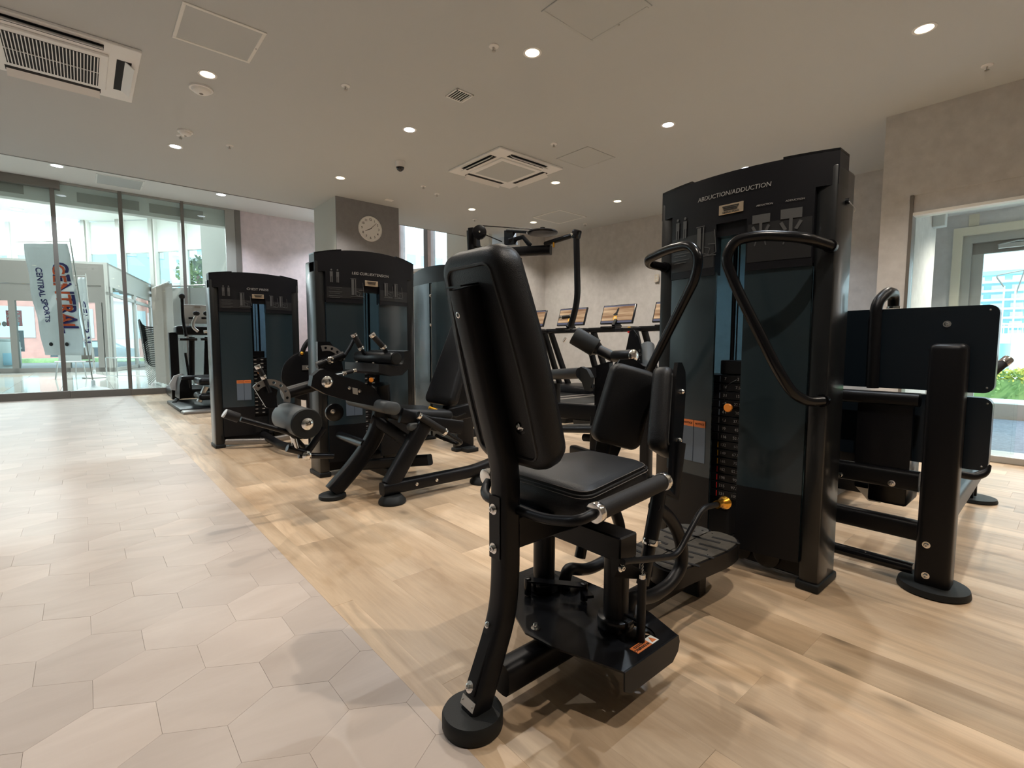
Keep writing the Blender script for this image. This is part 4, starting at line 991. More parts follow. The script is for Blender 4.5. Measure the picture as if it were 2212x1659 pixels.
MB().sweep([(1.42, 2.66, .50), (1.62, 2.66, .43), (1.86, 2.66, .38)], rrect(.03, .09, .012), up=(0, 0, 1)).build('seat_rail', 'frame', A2)
grip(Y(903, 897, 2.60), Y(962, 933, 2.60), A2, .021); MB().tube([Y(962, 933, 2.6), Y(998, 955, 2.62), Y(990, 960, 2.7), Y(940, 940, 2.8)], .012, 10, .03).build('grip_loop', 'frame', A2)
ux = V((-.93, 0, .36)); uz = V((.36, 0, .93))
pad(A2, (1.86, 2.87, .50), ux, (0, 1, 0), uz, padprof(.17, .13, .60, .05), .07, 'backrest', bev=.024)
MB().sweep([(1.86, 2.87, .42), (2.14, 2.87, 1.0)], rrect(.05, .06, .012), up=(1, 0, 0)).build('backrest_post', 'frame', A2)
MB().sweep([(1.60, 2.80, .42), (2.36, 2.80, .50)], rrect(.05, .10, .012), up=(0, 0, 1)).build('backrest_rail', 'frame', A2)
lv = MB().tube([Y(927, 880, 2.75), Y(948, 888, 2.75)], .009, 10).build('recline_lever', 'yellow', A2); MB().tube([Y(948, 888, 2.75), Y(985, 901, 2.75), Y(1005, 893, 2.75)], .005, 8, .02).build('lever_rod', 'frame2', A2)
# swinging leg arm: tube, sector with grip, foam roller, foot bar
yt = 2.86
MB().tube([Y(700, 826, yt), Y(610, 852, yt)], .034, 16).build('swing_tube', 'frame', A2)
sector(583, 862, 2.80, .072, .105, -15, 140, 6, 'index_sector', A2)
MB().plate([Y(a, b, 2.83) for a, b in ((549, 838), (560, 826), (600, 842), (592, 880), (575, 880))], (0, .02, 0)).build('arm_bracket', 'frame2', A2, smooth=0)
grip(Y(556, 790, 2.80), Y(571, 817, 2.80), A2, .013); MB().tube([Y(571, 817, 2.8), Y(584, 848, 2.8)], .010, 10).build('handle_stem', 'frame', A2)
MB().tube([Y(584, 846, 2.86), Y(588, 880, 2.86)], .028, 14).build('roller_stem', 'frame2', A2)
c0 = Y(662, 915, 2.60)
rl = MB().cyl((c0.x, 2.605, c0.z), (c0.x, 2.94, c0.z), .078, n=36, bev=.006).build('foam_roller', 'foam', A2)
MB().lathe((c0.x, 2.606, c0.z), (0, -1, 0), [(.079, 0), (.079, .010), (.074, .016), (.03, .017)], 36).build('roller_end', 'rubber', rl)
MB().lathe((c0.x, 2.588, c0.z), (0, -1, 0), [(.032, 0), (.031, .006), (.022, .014), (.009, .017)], 28).build('roller_cap', 'chrome', rl)
MB().tube([Y(520, 905, 2.72), Y(628, 935, 2.72), Y(655, 965, 2.80)], .013, 12, .03).build('foot_bar', 'frame', A2)
g_ = MB().cyl(Y(486, 893, 2.72), Y(516, 903, 2.72), .024, n=18, bev=.004).build('bar_grip', 'grip', A2); MB().cyl(Y(484, 892, 2.72), Y(490, 895, 2.72), .022, n=16).build('bar_end', 'tilewhite', g_)
MB().tube([Y(632, 935, 2.75), Y(640, 968, 2.75)], .017, 14).build('shock_rod', 'chrome', A2)
MB().tube([Y(620, 968, 2.75), Y(668, 980, 2.75)], .020, 14).build('lower_sleeve', 'frame2', A2)
MB().tube([Y(700, 925, 2.75), Y(665, 975, 2.75)], .018, 12).build('lower_link', 'frame', A2)
MB().lathe(Y(663, 984, 2.73), (0, -1, 0), [(.026, 0), (.026, .006), (.018, .014), (.007, .016)], 24).build('pivot_cap', 'chrome', A2)
MB().tube([Y(645, 984, 2.75), Y(720, 985, 2.75)], .016, 12).build('lower_tube', 'frame2', A2)
MB().cyl(Y(720, 890, 3.0), Y(720, 890, 3.0)+V((0, -.03, 0)), .055, n=28, bev=.004).build('cable_pulley', 'frame2', A2)
bolt(Y(719, 889, 2.965), (0, -1, 0), .012, A2)
MB().tube([(1.30, 2.9, .30), (1.30, 3.3, .30)], .03, 12).build('pivot_tube', 'frame2', A2)

# ---- 3. chest press machine ---------------------------------------------------------------
A3 = thing('chest_press_machine', 'black chest press machine with smoked panels, nearest the glass front', 'gym machine', (1.24, 4.97, 0), 'black selectorised strength machines')
T3 = LT((1.22, 4.99), (1, 0, 0), (0, -1, 0))
tower(A3, T3, .37, 1.53, 'CHEST PRESS', 1.12, numbers=False, tsize=.028, ztitle=1.415)
dc = ay(664, 812, 4.25)
MB().cyl(dc, dc+V((0, .03, 0)), .205, n=40, bev=.006).build('cam_disc', 'frame2', A3)
MB().lathe(dc+V((0, .0, 0)), (0, -1, 0), [(.20, -.006), (.205, .004), (.196, .008)], 40).build('cam_rim', 'frame', A3)
MB().plate([dc+V((x, -.012, z)) for x, z in ((-.045, .05), (.13, .05), (.13, .09), (-.045, .09))], (0, -.006, 0)).build('cam_plate', 'alu', A3, smooth=0)
for dx in (.0, .045): MB().sphere(dc+V((dx, -.02, .07)), .012, (1, .4, 1), 12, 8).build('rivet', 'chrome', A3)
MB().tube([ay(650, 770, 4.2), ay(660, 742, 4.2), ay(684, 722, 4.2)], .020, 12, .05).build('press_arm', 'frame', A3)
MB().tube([ay(678, 760, 4.3), ay(690, 735, 4.3)], .018, 12).build('press_arm', 'frame', A3)
o = MB().sphere(ay(652, 763, 4.18), .014, u=10, v=8).build('arm_nut', 'gold', A3); 
o = MB().b(1.56, 1.63, 4.60, 4.66, 1.03, 1.09, .01, 2).build('grip_end', 'rubber', A3)
MB().tube([(1.22, 4.9, .09), (1.22, 4.3, .07), (1.45, 4.0, .07), (1.7, 3.9, .07)], .035, 12, .2).build('base_tube', 'frame', A3)
MB().sweep([(.92, 4.93, .06), (1.2, 4.75, .06), (1.56, 4.90, .06)], rrect(.05, .05, .015), up=(0, 0, 1)).build('front_skid', 'alu', A3)
MB().tube([(1.45, 4.3, .07), (1.42, 4.25, .60)], .03, 12).build('cam_post', 'frame', A3)

# ---- 4. pec fly machine: tower seen from the back, arms overhead ---------------------------
A4 = thing('pec_fly_machine', 'black pec fly machine with overhead arms and a hanging handle, beyond the leaning backrest', 'gym machine', (2.45, 3.85, 0), 'black selectorised strength machines')
for y_ in (3.53, 4.17):
    p_ = MB().box((2.49, y_, .76), (.19, .06, 1.50), .012).build('post', 'frame', A4); MB().box((2.49, y_, .016), (.21, .08, .032), .008).build('foot_cap', 'rubber', p_)
def rear_sheet(y0, y1, z0, z1f, nm, x_=2.40, mt='shroud', bul=.035):
    m = MB(); n = 10; R_ = []
    for i in range(n+1):
        y_ = y0+(y1-y0)*i/n; w = x_-bul*(1-((y_-3.85)/.36)**2); zt = z1f(y_) if callable(z1f) else z1f
        R_.append([m.bm.verts.new(q) for q in ((w, y_, z0), (w, y_, zt), (w+.012, y_, zt), (w+.012, y_, z0))])
    for A_, B_ in zip(R_, R_[1:]):
        for j in range(4): m.bm.faces.new((A_[j], A_[(j+1) % 4], B_[(j+1) % 4], B_[j]))
    m.bm.faces.new(R_[0]); m.bm.faces.new(R_[-1][::-1]); return m.build(nm, mt, A4)
rear_sheet(3.50, 3.83, .1, 1.48, 'rear_panel'); rear_sheet(3.87, 4.20, .1, 1.48, 'rear_panel')
rear_sheet(3.49, 4.21, 1.47, lambda y_: 1.615-.03*abs((y_-3.85)/.36)**2.2, 'top_cover', 2.398, 'header')
MB().b(2.40, 2.42, 3.80, 3.90, .1, 1.48).build('rear_slot', 'dark', A4, smooth=0)
rc = MB().cyl((2.375, 3.85, .5), (2.375, 3.85, 1.46), .005, n=8).build('rear_cable', 'steel', A4)
for z_ in (1.36, 1.10): MB().sphere((2.37, 3.85, z_), .014, u=12, v=8).build('cable_stop', 'steel', rc)
X3 = lambda a, b, x_=3.2: ax(a, b, x_)
pu = X3(1036, 502, 2.75)
p_ = MB().cyl(pu+V((-.014, -.018, 0)), pu+V((.014, .018, 0)), .062, n=28, bev=.004).build('cable_pulley', 'frame2', A4); MB().sphere(pu+V((-.018, -.022, 0)), .010, u=10, v=8).build('pulley_bolt', 'chrome', p_)
MB().plate([X3(1008, 498, 2.8), X3(1025, 495, 2.8), X3(1030, 540, 2.8), X3(1010, 545, 2.8)], (.05, 0, 0)).build('pulley_bracket', 'frame2', A4, smooth=0)
MB().sweep([(2.52, 3.80, 1.30), (2.74, 3.73, 1.42), (2.74, 3.73, 1.98)], rrect(.06, .08, .015), up=(1, 0, 0)).build('neck_tube', 'frame', A4)
MB().tube([pu+V((0, 0, .06)), X3(1150, 495, 3.1)], .005, 8).build('top_cable', 'frame2', A4); MB().tube([pu+V((0, -.05, -.02)), X3(1084, 522, 3.0)], .005, 8).build('side_cable', 'frame2', A4)
bb = MB().sweep([X3(1095, 545, 3.0), X3(1190, 540, 3.2)], rrect(.075, .085, .02), up=(0, 0, 1)).build('cross_beam', 'frame2', A4)
MB().sweep([(2.74, 3.73, 1.78), X3(1100, 545, 3.0)], rrect(.07, .08, .02), up=(0, 0, 1)).build('forward_beam', 'frame2', A4)
MB().plate([X3(1089, 498, 3.05), X3(1106, 496, 3.05), X3(1112, 528, 3.05), X3(1089, 530, 3.05)], (.04, 0, 0)).build('pivot_plate', 'frame2', A4, smooth=0)
MB().sweep([X3(1095, 499, 3.05), X3(1140, 502, 3.1)], rrect(.03, .025, .005), up=(0, 0, 1)).build('top_rail', 'frame2', A4)
cq = X3(1172, 503, 3.1); MB().lathe(cq+V((0, 0, -.012)), (0, 0, 1), [(.05, 0), (.13, .004), (.135, .014), (.128, .024), (.04, .028)], 32).build('cam', 'frame2', A4)
MB().cyl(cq+V((0, 0, .01)), cq+V((0, 0, .045)), .022, n=12).build('cam_hub', 'frame2', A4)
MB().cyl(X3(1140, 504, 3.05)+V((0, 0, -.01)), X3(1140, 504, 3.05)+V((0, 0, .012)), .014, n=12).build('cam_pin', 'chrome', A4)
MB().sweep([X3(1145, 530, 3.1), X3(1130, 512, 3.1), X3(1100, 520, 3.05)], rrect(.03, .04, .008), up=(0, 0, 1)).build('arm_link', 'frame2', A4)
MB().tube([X3(1178, 527, 3.15), X3(1238, 508, 3.15)], .021, 14).build('top_arm', 'frame', A4)
el = X3(1245, 506, 3.15); MB().box(el, (.06, .07, .075), .015, 2, A=Matrix.Rotation(.3, 4, 'X')).build('elbow', 'frame2', A4); MB().sphere(X3(1235, 506, 3.1), .011, u=10, v=8).build('elbow_bolt', 'chrome', A4)
MB().sweep(fillet([X3(1245, 512, 3.15), X3(1248, 648, 3.15), X3(1233, 705, 3.15)], .10, 5), rrect(.040, .052, .014), up=(1, 0, 0)).build('hanging_arm', 'frame', A4)
g_ = MB().cyl(X3(1211, 686, 3.08), X3(1236, 683, 3.15), .015, n=16, bev=.002).build('grip', 'grip', A4)
MB().cyl(X3(1209, 686, 3.08), X3(1215, 686, 3.09), .018, n=16, bev=.002).build('grip_collar', 'chrome', g_); MB().cyl(X3(1230, 684, 3.13), X3(1236, 683, 3.15), .018, n=16, bev=.002).build('grip_collar', 'chrome', g_)
MB().cyl(X3(1196, 524, 3.12), X3(1196, 534, 3.12), .008, n=10).build('hinge_pin', 'gold', A4)
MB().lathe(X3(1123, 559, 3.0), (-.4, -.4, -.8), [(.018, 0), (.024, .012), (.020, .03), (.006, .034)], 16).build('grip_end', 'chrome', A4)
MB().b(2.44, 2.56, 3.40, 3.62, .0, .035, .006).build('base_foot', 'rubber', A4)
MB().sweep([(2.5, 3.85, .07), (3.4, 3.85, .07)], rrect(.07, .08, .02), up=(0, 0, 1)).build('base_tube', 'frame', A4)
MB().b(3.30, 3.50, 3.60, 4.10, 0, .04, .01).build('front_foot', 'rubber', A4)
MB().sweep([(3.35, 3.85, .07), (3.30, 3.85, .45)], rrect(.06, .08, .02), up=(1, 0, 0)).build('seat_post', 'frame', A4)
cushion(A4, [(3.15, 3.65), (3.55, 3.68), (3.55, 4.02), (3.15, 4.05)], .46, .53, .025)
pad(A4, (3.10, 3.85, .60), (.98, 0, .1), (0, 1, 0), (-.05, 0, 1), padprof(.16, .13, .6, .05), .06, 'backrest', bev=.02)

# ---- 5. second leg machine behind the thigh pads -------------------------------------------
A5 = thing('prone_leg_machine', 'black padded machine with short roller and hole plate, in front of the treadmills', 'gym machine', (3.1, 2.3, 0), 'black selectorised strength machines')
q0, q1 = ax(1240, 724, 2.95), ax(1287, 752, 3.05)
rl = MB().cyl(q0, q1, .073, n=32, bev=.006).build('foam_roller', 'rubber', A5); MB().cyl(q1, q1+(q1-q0)*.16, .060, .045, n=24).build('roller_cone', 'frame2', rl)
q2, q3 = ax(1296, 757, 3.05), ax(1326, 772, 3.08)
MB().tube([q1, q3], .040, 14).build('roller_arm', 'frame', A5)
q4, q5 = ax(1328, 770, 3.08), ax(1368, 768, 3.02)
MB().cyl(q4, q5, .045, n=22, bev=.004).build('pivot_tube', 'frame', A5); dv = (q5-q4).normalized(); MB().lathe(q5, dv, [(.044, 0), (.044, .006), (.034, .014), (.012, .018)], 26).build('pivot_cap', 'chrome', A5)
MB().tube([ax(1222, 730, 2.95), ax(1217, 738, 2.95)], .010, 10).build('stop_pin', 'chrome', A5)
hp_ = [ax(a, b, 3.25) for a, b in ((1360, 716), (1368, 712), (1378, 726), (1386, 755), (1387, 785), (1352, 782), (1350, 765))]
def ring(px, py, x_, r, n=8): c = ax(px, py, x_); return [c+V((0, r*math.cos(2*PI*k/n), r*math.sin(2*PI*k/n))) for k in range(n)]
MB().plate(hp_, (.01, 0, 0), [ring(1382, 757, 3.25, .010), ring(1383, 766, 3.25, .010), ring(1382, 775, 3.25, .010), ring(1373, 724, 3.25, .009)]).build('hole_plate', 'frame', A5, smooth=0)
q0, q1 = ax(1399, 748, 3.5), ax(1401, 800, 3.35); MB().cyl(q0, q1, .055, n=24).build('rear_roller', 'foam', A5)
# thigh pad (rounded prism) with its curved end
P_ = [ax(1180, 805, 3.1), ax(1268, 800, 2.9)]
MB().sweep([P_[0]+V((0, 0, -.02)), P_[1]+V((0, 0, -.02))], rrect(.20, .085, .04, 4), up=(0, 0, 1)).build('elbow_pad', 'leather', A5, smooth=50)
MB().plate([ax(a, b, 2.88) for a, b in ((1245, 802), (1262, 792), (1275, 798), (1284, 815), (1281, 845), (1270, 842), (1264, 825), (1252, 812))], (-.04, 0, 0)).build('pad_cheek', 'rubber', A5, smooth=40)
MB().sweep([ax(1268, 805, 2.87), ax(1280, 838, 2.87)], rrect(.03, .03, .006), up=(1, 0, 0)).build('cheek_bracket', 'frame', A5)
MB().sweep([ax(1200, 828, 3.0), ax(1200, 880, 3.0)], rrect(.07, .06, .012), up=(1, 0, 0)).build('pad_post', 'frame', A5)
MB().sweep([ax(1190, 884, 3.0), ax(1292, 893, 3.0)], rrect(.06, .13, .012), up=(0, 0, 1)).build('low_beam', 'frame', A5)
MB().plate([ax(a, b, 2.98) for a, b in ((1284, 791), (1315, 781), (1318, 812), (1313, 900), (1284, 905))], (.05, 0, 0)).build('main_upright', 'frame2', A5, smooth=0)
MB().plate([ax(a, b, 3.05) for a, b in ((1350, 778), (1395, 792), (1425, 815), (1425, 860), (1395, 850), (1360, 815))], (.05, 0, 0)).build('side_plate', 'frame2', A5, smooth=0)
MB().sweep([ax(1330, 785, 3.1), ax(1350, 812, 3.1)], rrect(.03, .03, .006), up=(1, 0, 0)).build('spring_arm', 'frame2', A5)
s_ = [ax(a, b, 3.0) for a, b in ((1215, 925), (1300, 925))]
MB().sweep([s_[0], s_[1]], rrect(.24, .052, .025, 4), up=(0, 0, 1)).build('seat', 'leather', A5, smooth=50)
MB().tube([ax(1262, 945, 3.0), ax(1285, 947, 3.0)], .03, 12).build('seat_grip', 'rubber', A5)
MB().sweep([ax(1288, 900, 3.0), V((3.0, ax(1288, 900, 3.0).y, .03))], rrect(.08, .08, .02), up=(1, 0, 0)).build('base_post', 'frame', A5)
q = ax(1398, 900, 2.85); MB().sweep([ax(1398, 830, 2.85), V((2.85, q.y, .02))], rrect(.07, .07, .015), up=(1, 0, 0)).build('front_post', 'frame', A5)
MB().lathe((2.85, q.y, 0), (0, 0, 1), [(.085, 0), (.09, .006), (.086, .03)], 32).build('foot_disc', 'rubber', A5)
MB().plate([ax(a, b, 3.0) for a, b in ((1398, 885), (1404, 890), (1412, 935), (1404, 960), (1397, 950))], (.03, 0, 0)).build('link_plate', 'frame2', A5, smooth=0)
for q in ((1401, 888), (1399, 943)): MB().sphere(ax(*q, 2.97), .012, u=10, v=8).build('cap_nut', 'chrome', A5)
MB().sweep([ax(1400, 800, 3.2), ax(1432, 828, 3.1)], rrect(.05, .05, .012), up=(0, 0, 1)).build('handle_tube', 'steel', A5)
MB().sweep([(2.85, 2.1, .07), (3.0, 2.7, .07)], rrect(.07, .07, .015), up=(0, 0, 1)).build('base_tube', 'frame', A5)

# ---- 6. leg press with low frame, at the right ---------------------------------------------
A6 = thing('leg_press_machine', 'black low leg press frame with rounded rear panels, in front of the right doorway', 'gym machine', (2.36, .33, 0), 'black selectorised strength machines')
xf = 2.34
MB().box((xf+.05, .325, .47), (.11, .105, .92), .022, 3).build('front_post', 'frame', A6)
MB().lathe((xf+.05, .325, 0), (0, 0, 1), [(.105, 0), (.11, .006), (.106, .026), (.05, .032)], 40).build('foot_disc', 'rubber', A6)
for q in ((2001, 1177), (1999, 1243)): bolt(ax(*q, xf-.004), (-1, 0, 0), .010, A6)
def rr_plate(y0, y1, z0, z1, x0, th, r, nm, mt='shroud', par=A6, notch=False):
    pts = [(x0, (y0+y1)/2+a, (z0+z1)/2+b) for a, b in rrect(y1-y0, z1-z0, r, 5)]
    return MB().plate(pts, (th, 0, 0)).build(nm, mt, par, smooth=30)
XP = xf+.13
f2 = lambda a, b: ax(a, b, XP)
ya = f2(2154, 760).y; zt_ = f2(2140, 658).z; zb_ = f2(2130, 850).z
up_p = rr_plate(ya, .98, zb_, zt_, XP, .05, .03, 'rear_panel', 'panel')
for q in ((2140, 669), (2132, 838), (1880, 690), (1876, 835), (1901, 678), (1896, 750), (1893, 820)): MB().sphere(ax(*q, XP-.002), .0035, u=8, v=6).build('panel_screw', 'steel', up_p)
bolt(ax(2046, 700, XP), (-1, 0, 0), .010, up_p)
yb_ = f2(2139, 940).y; z0_, z1_ = f2(2130, 1020).z, f2(2130, 858).z
lp_ = rr_plate(yb_, .98, z0_, z1_-.004, XP+.01, .05, .03, 'lower_panel', 'panel')
for q in ((2133, 872), (2120, 1008), (1887, 915)): MB().sphere(ax(*q, XP+.008), .0035, u=8, v=6).build('panel_screw', 'steel', lp_)
def rail(pa, pb, w, h, nm, mt='frame', x_=xf+.04):
    a, b = ax(*pa, x_), ax(*pb, x_); a.z = b.z = (a.z+b.z)/2
    return MB().sweep([(x_+.02, b.y, a.z), (x_+.02, 1.05, a.z)], rrect(w, h, .018), up=(0, 0, 1)).build(nm, mt, A6)
rail((1830, 858), (1985, 862), .06, .05, 'cross_rail'); rail((1830, 1020), (1985, 1040), .06, .075, 'cross_rail'); rail((1830, 1115), (1985, 1150), .06, .075, 'cross_rail'); rail((1830, 1190), (1970, 1235), .05, .04, 'cross_rail', 'frame2')
MB().b(xf+.06, xf+.09, .42, .60, .42, .73).build('frame_web', 'frame2', A6, smooth=0)
for q in ((1816, 1026), (1926, 1044)): bolt(ax(*q, xf+.028), (-1, 0, 0), .010, A6)
MB().b(xf+.10, xf+.30, .43, .56, .28, .47, .01).build('stack_box', 'frame2', A6)
MB().sweep([(xf+.5, .62, .20), (xf+.2, .60, .33)], rrect(.06, .05, .01), up=(0, 0, 1)).build('inner_arm', 'frame', A6)
hd_ = [ax(1885, 838, 2.44), ax(1893, 655, 2.44), ax(1918, 630, 2.50), ax(1931, 634, 2.62), ax(1930, 662, 2.64)]
MB().tube(hd_, .021, 14, .035, 6).build('loop_handle', 'frame', A6)
for h_ in (hd_[-1],): MB().cyl(h_+V((0, 0, -.01)), h_, .026, n=16).build('handle_collar', 'chrome', A6)
q0, q1 = ax(2135, 812, 2.62), ax(2166, 786, 2.66); g_ = MB().tube([q0, q1], .016, 12).build('side_grip', 'grip', A6); MB().cyl(q1, q1+(q1-q0).normalized()*.03, .018, n=16, bev=.002).build('grip_end', 'chrome', g_)
# long floor rail running back to the rear foot
MB().sweep([(2.42, .345, .235), (3.98, .385, .20)], rrect(.075, .10, .02), up=(0, 0, 1)).build('side_rail', 'frame', A6)
MB().sweep([(4.0, .39, .03), (3.97, .39, .46)], rrect(.03, .03, .008), up=(1, 0, 0)).build('rear_post', 'frame', A6)
MB().lathe((4.0, .385, 0), (0, 0, 1), [(.10, 0), (.105, .006), (.10, .022)], 32).build('foot_disc', 'rubber', A6)
MB().tube([ax(2056, 1021, 2.9), ax(2105, 1030, 2.95), ax(2128, 1022, 2.98), ax(2131, 1005, 3.0)], .017, 12, .02).build('foot_rest_tube', 'frame', A6)
MB().tube([ax(2052, 1052, 3.0), ax(2080, 1052, 3.2)], .012, 10).build('adjust_handle', 'orange', A6)
MB().sweep([(2.44, .95, .07), (4.0, .95, .07)], rrect(.075, .09, .02), up=(0, 0, 1)).build('base_tube', 'frame', A6)
MB().sweep([(3.98, .385, .05), (3.98, 1.2, .05)], rrect(.075, .07, .02), up=(0, 0, 1)).build('rear_skid', 'frame', A6)
cushion(A6, [(3.1, .62), (3.55, .62), (3.55, 1.05), (3.1, 1.05)], .38, .46, .03)
MB().b(3.25, 3.40, .75, .9, .1, .38, .01).build('seat_pedestal', 'frame', A6)

# ---- treadmills -----------------------------------------------------------------------------
TR = thing('treadmill', 'leftmost of the three treadmills, its screen behind the hanging arm handle', 'treadmill', (5.0, 5.20, 0), 'treadmills along the far wall')
yc = 5.20
MB().b(4.25, 6.15, yc-.38, yc+.38, .0, .17, .03, 2).build('deck', 'frame', TR)
MB().b(4.22, 5.75, yc-.27, yc+.27, .165, .185, .008).build('running_belt', 'rubber', TR)
for s in (-1, 1): MB().b(4.25, 5.8, yc+s*.33-.05, yc+s*.33+.05, .165, .19, .006).build('side_rail', 'alu', TR)
MB().b(5.65, 6.25, yc-.36, yc+.36, .12, .30, .06, 3).build('motor_cover', 'frame', TR)
for s in (-1, 1):
    MB().sweep([(6.05, yc+s*.33, .2), (5.62, yc+s*.36, 1.12)], rrect(.05, .10, .015), up=(1, 0, 0)).build('upright', 'frame', TR)
    a_ = MB().sweep([(5.62, yc+s*.37, 1.14), (5.15, yc+s*.37, 1.12)], rrect(.05, .045, .015), up=(0, 0, 1)).build('arm_rail', 'frame', TR)
cb = MB().box((5.60, yc, 1.14), (.16, .80, .07), .02, 2).build('console_bar', 'frame', TR)
MB().box((5.52, yc-.28, 1.155), (.05, .12, .02), .006).build('speed_paddle', 'steel', cb)
MB().box((5.50, yc, 1.17), (.10, .20, .025), .008).build('tray', 'frame2', cb)
MB().tube([(5.515, yc-.41, 1.15), (5.515, yc-.30, 1.155)], .008, 8).build('pulse_grip', 'steel', cb)
MB().box((5.505, yc-.345, 1.155), (.02, .035, .025), .004).build('yellow_clip', 'yellow', cb); MB().sphere((5.50, yc-.345, 1.105), .022, (.6, 1, 1), 12, 8).build('stop_key', 'red', cb); MB().tube([(5.50, yc-.345, 1.145), (5.50, yc-.35, 1.12)], .002, 6).build('key_cord', 'red', cb)
MB().sweep([(5.66, yc, 1.16), (5.72, yc, 1.24)], rrect(.05, .16, .012), up=(1, 0, 0)).build('screen_neck', 'frame2', TR)
A_ = Matrix.Rotation(math.radians(18), 4, 'Y')
sc_ = MB().box((5.72, yc, 1.355), (.03, .56, .285), .008, 2, A=A_).build('screen_housing', 'screen_dark', TR)
nx = A_ @ V((-1, 0, 0)); nz = A_ @ V((0, 0, 1)); cc = V((5.72, yc, 1.355))
MB().box(cc+nx*.0165+nz*.008, (.002, .525, .205), A=A_).build('screen_picture', 'screen', sc_, smooth=0)
MB().box(cc+nx*.0168-nz*.113, (.002, .525, .028), A=A_).build('menu_bar', 'screen_bar', sc_, smooth=0); MB().box(cc+nx*.0168+nz*.120, (.002, .525, .020), A=A_).build('status_bar', 'screen_bar', sc_, smooth=0)
m = MB(); Pq = lambda y_, z_: cc+nx*.0178+V((0, -y_, 0))+nz*z_
m.plate([Pq(*p) for p in ((-.075, -.01), (-.03, .03), (-.02, .07), (-.005, .095), (.012, .09), (.012, .05), (.0, .01), (.01, -.02), (-.01, -.015), (-.03, -.035), (-.045, -.02))], nx*.001).build('runner_silhouette', 'dark', sc_, smooth=0)
MB().lathe(Pq(-.028, -.055), nx, [(.032, 0), (.032, .001)], 20).build('start_button', 'yellow', sc_)
MB().lathe(Pq(-.028, -.055)+nx*.001, nx, [(.012, 0), (.012, .001)], 16).build('start_symbol', 'tilewhite', sc_)
dup(TR, (0, -.865, 0), 'middle treadmill, its bright screen fully in view', 'treadmills along the far wall')
dup(TR, (0, -1.73, 0), 'treadmill beside the tall tower, only a corner of its screen showing', 'treadmills along the far wall')
dup(TR, (0, .865, 0), 'treadmill in the far corner, mostly hidden by the near backrest', 'treadmills along the far wall')

# ---- elliptical trainer and the treadmill behind the chest press -----------------------------
E1 = thing('elliptical_trainer', 'dark elliptical trainer with tall swing handles, between the glass front and the chest press', 'elliptical trainer', (1.25, 8.6, 0))
Yq = lambda a, b, y_: ay(a, b, y_)
MB().plate([Yq(a, b, 9.0) for a, b in ((388, 862), (388, 832), (392, 818), (404, 811), (414, 822), (416, 858))], (0, .5, 0)).build('flywheel_cover', 'frame', E1, smooth=40)
MB().plate([Yq(a, b, 9.42) for a, b in ((366, 830), (376, 812), (392, 807), (404, 811), (392, 822), (388, 845), (370, 842))], (0, .05, 0)).build('rear_cover', 'white', E1, smooth=40)
for sx, px_ in ((0, 395), (1, 394)): pass
MB().sweep([(1.0, 8.9, .04), (1.1, 9.45, .04)], rrect(.06, .05, .01), up=(0, 0, 1)).build('base_rail', 'frame', E1)
for a, b in (((412, 838), (400, 762)), ((468, 838), (460, 762))): 
    MB().sweep([Yq(*a, 8.9), Yq(*b, 8.9)], rrect(.035, .05, .01), up=(0, 1, 0)).build('connecting_link', 'frame2', E1)
for a, b in (((414, 815), (414, 728)), ((446, 815), (448, 728))): MB().sweep([Yq(*a, 9.1), Yq(*b, 9.1)], rrect(.08, .06, .02), up=(0, 1, 0)).build('upright', 'frame2', E1)
for x_ in (404, 450): MB().b(Yq(x_, 730, 9.0).x-.10, Yq(x_, 730, 9.0).x+.13, 8.95, 9.1, Yq(x_, 733, 9.0).z-.02, Yq(x_, 733, 9.0).z+.02, .01).build('pivot_block', 'frame2', E1)
for s_, (a, b, c_) in enumerate((((402, 727), (395, 690), (393, 642)),)): 
    MB().tube([Yq(*a, 8.9), Yq(*b, 8.9), Yq(*c_, 8.9)], .022, 12, .1).build('swing_handle', 'frame2', E1); MB().sphere(Yq(393, 640, 8.9), .042, (1, 1, 1), 14, 10).build('handle_knob', 'rubber', E1)
for pts, kn in ((((428, 716), (417, 708), (417, 696), (424, 682)), (424, 677)), (((440, 717), (458, 715), (458, 696), (450, 682)), (446, 677))):
    MB().tube([Yq(*p, 8.7) for p in pts], .022, 12, .08).build('fixed_handle', 'steel', E1); MB().sphere(Yq(*kn, 8.7), .045, (1, 1, .8), 14, 10).build('handle_knob', 'rubber', E1)
for z_, y_ in (((822, 448)), ((855, 448)), ): pass
MB().box(Yq(425, 887, 7.95)+V((.02, 0, 0)), (.42, .55, .05), .02, 2).build('entry_step', 'alu', E1)
for cy_, hh in ((822, .10), (854, .09)): MB().box(Yq(450, cy_, 8.2), (.30, .50, hh), .04, 3).build('pedal', 'frame', E1)
MB().sweep([Yq(430, 868, 8.1), Yq(445, 835, 8.1)], rrect(.06, .1, .015), up=(0, 1, 0)).build('pedal_link', 'steel', E1)
MB().box(Yq(425, 815, 8.6), (.42, .3, .06), .02, 2).build('crank_cover', 'frame', E1)
MB().b(.95, 1.55, 7.9, 9.3, .0, .05, .01).build('base_frame', 'frame', E1)
E2 = thing('corner_treadmill', 'treadmill with grey screen back and thick console, behind the elliptical trainer', 'treadmill', (1.9, 10.2, 0))
q0, q1 = Yq(397, 657, 9.8), Yq(465, 700, 9.8); MB().b(q0.x, q1.x+.1, 9.8, 9.84, q1.z, q0.z, .01).build('screen_back', 'hatch', E2)
MB().b(Yq(420, 660, 9.79).x, Yq(433, 660, 9.79).x, 9.792, 9.8, Yq(420, 665, 9.79).z, Yq(420, 661, 9.79).z).build('maker_plate', 'steel', E2, smooth=0)
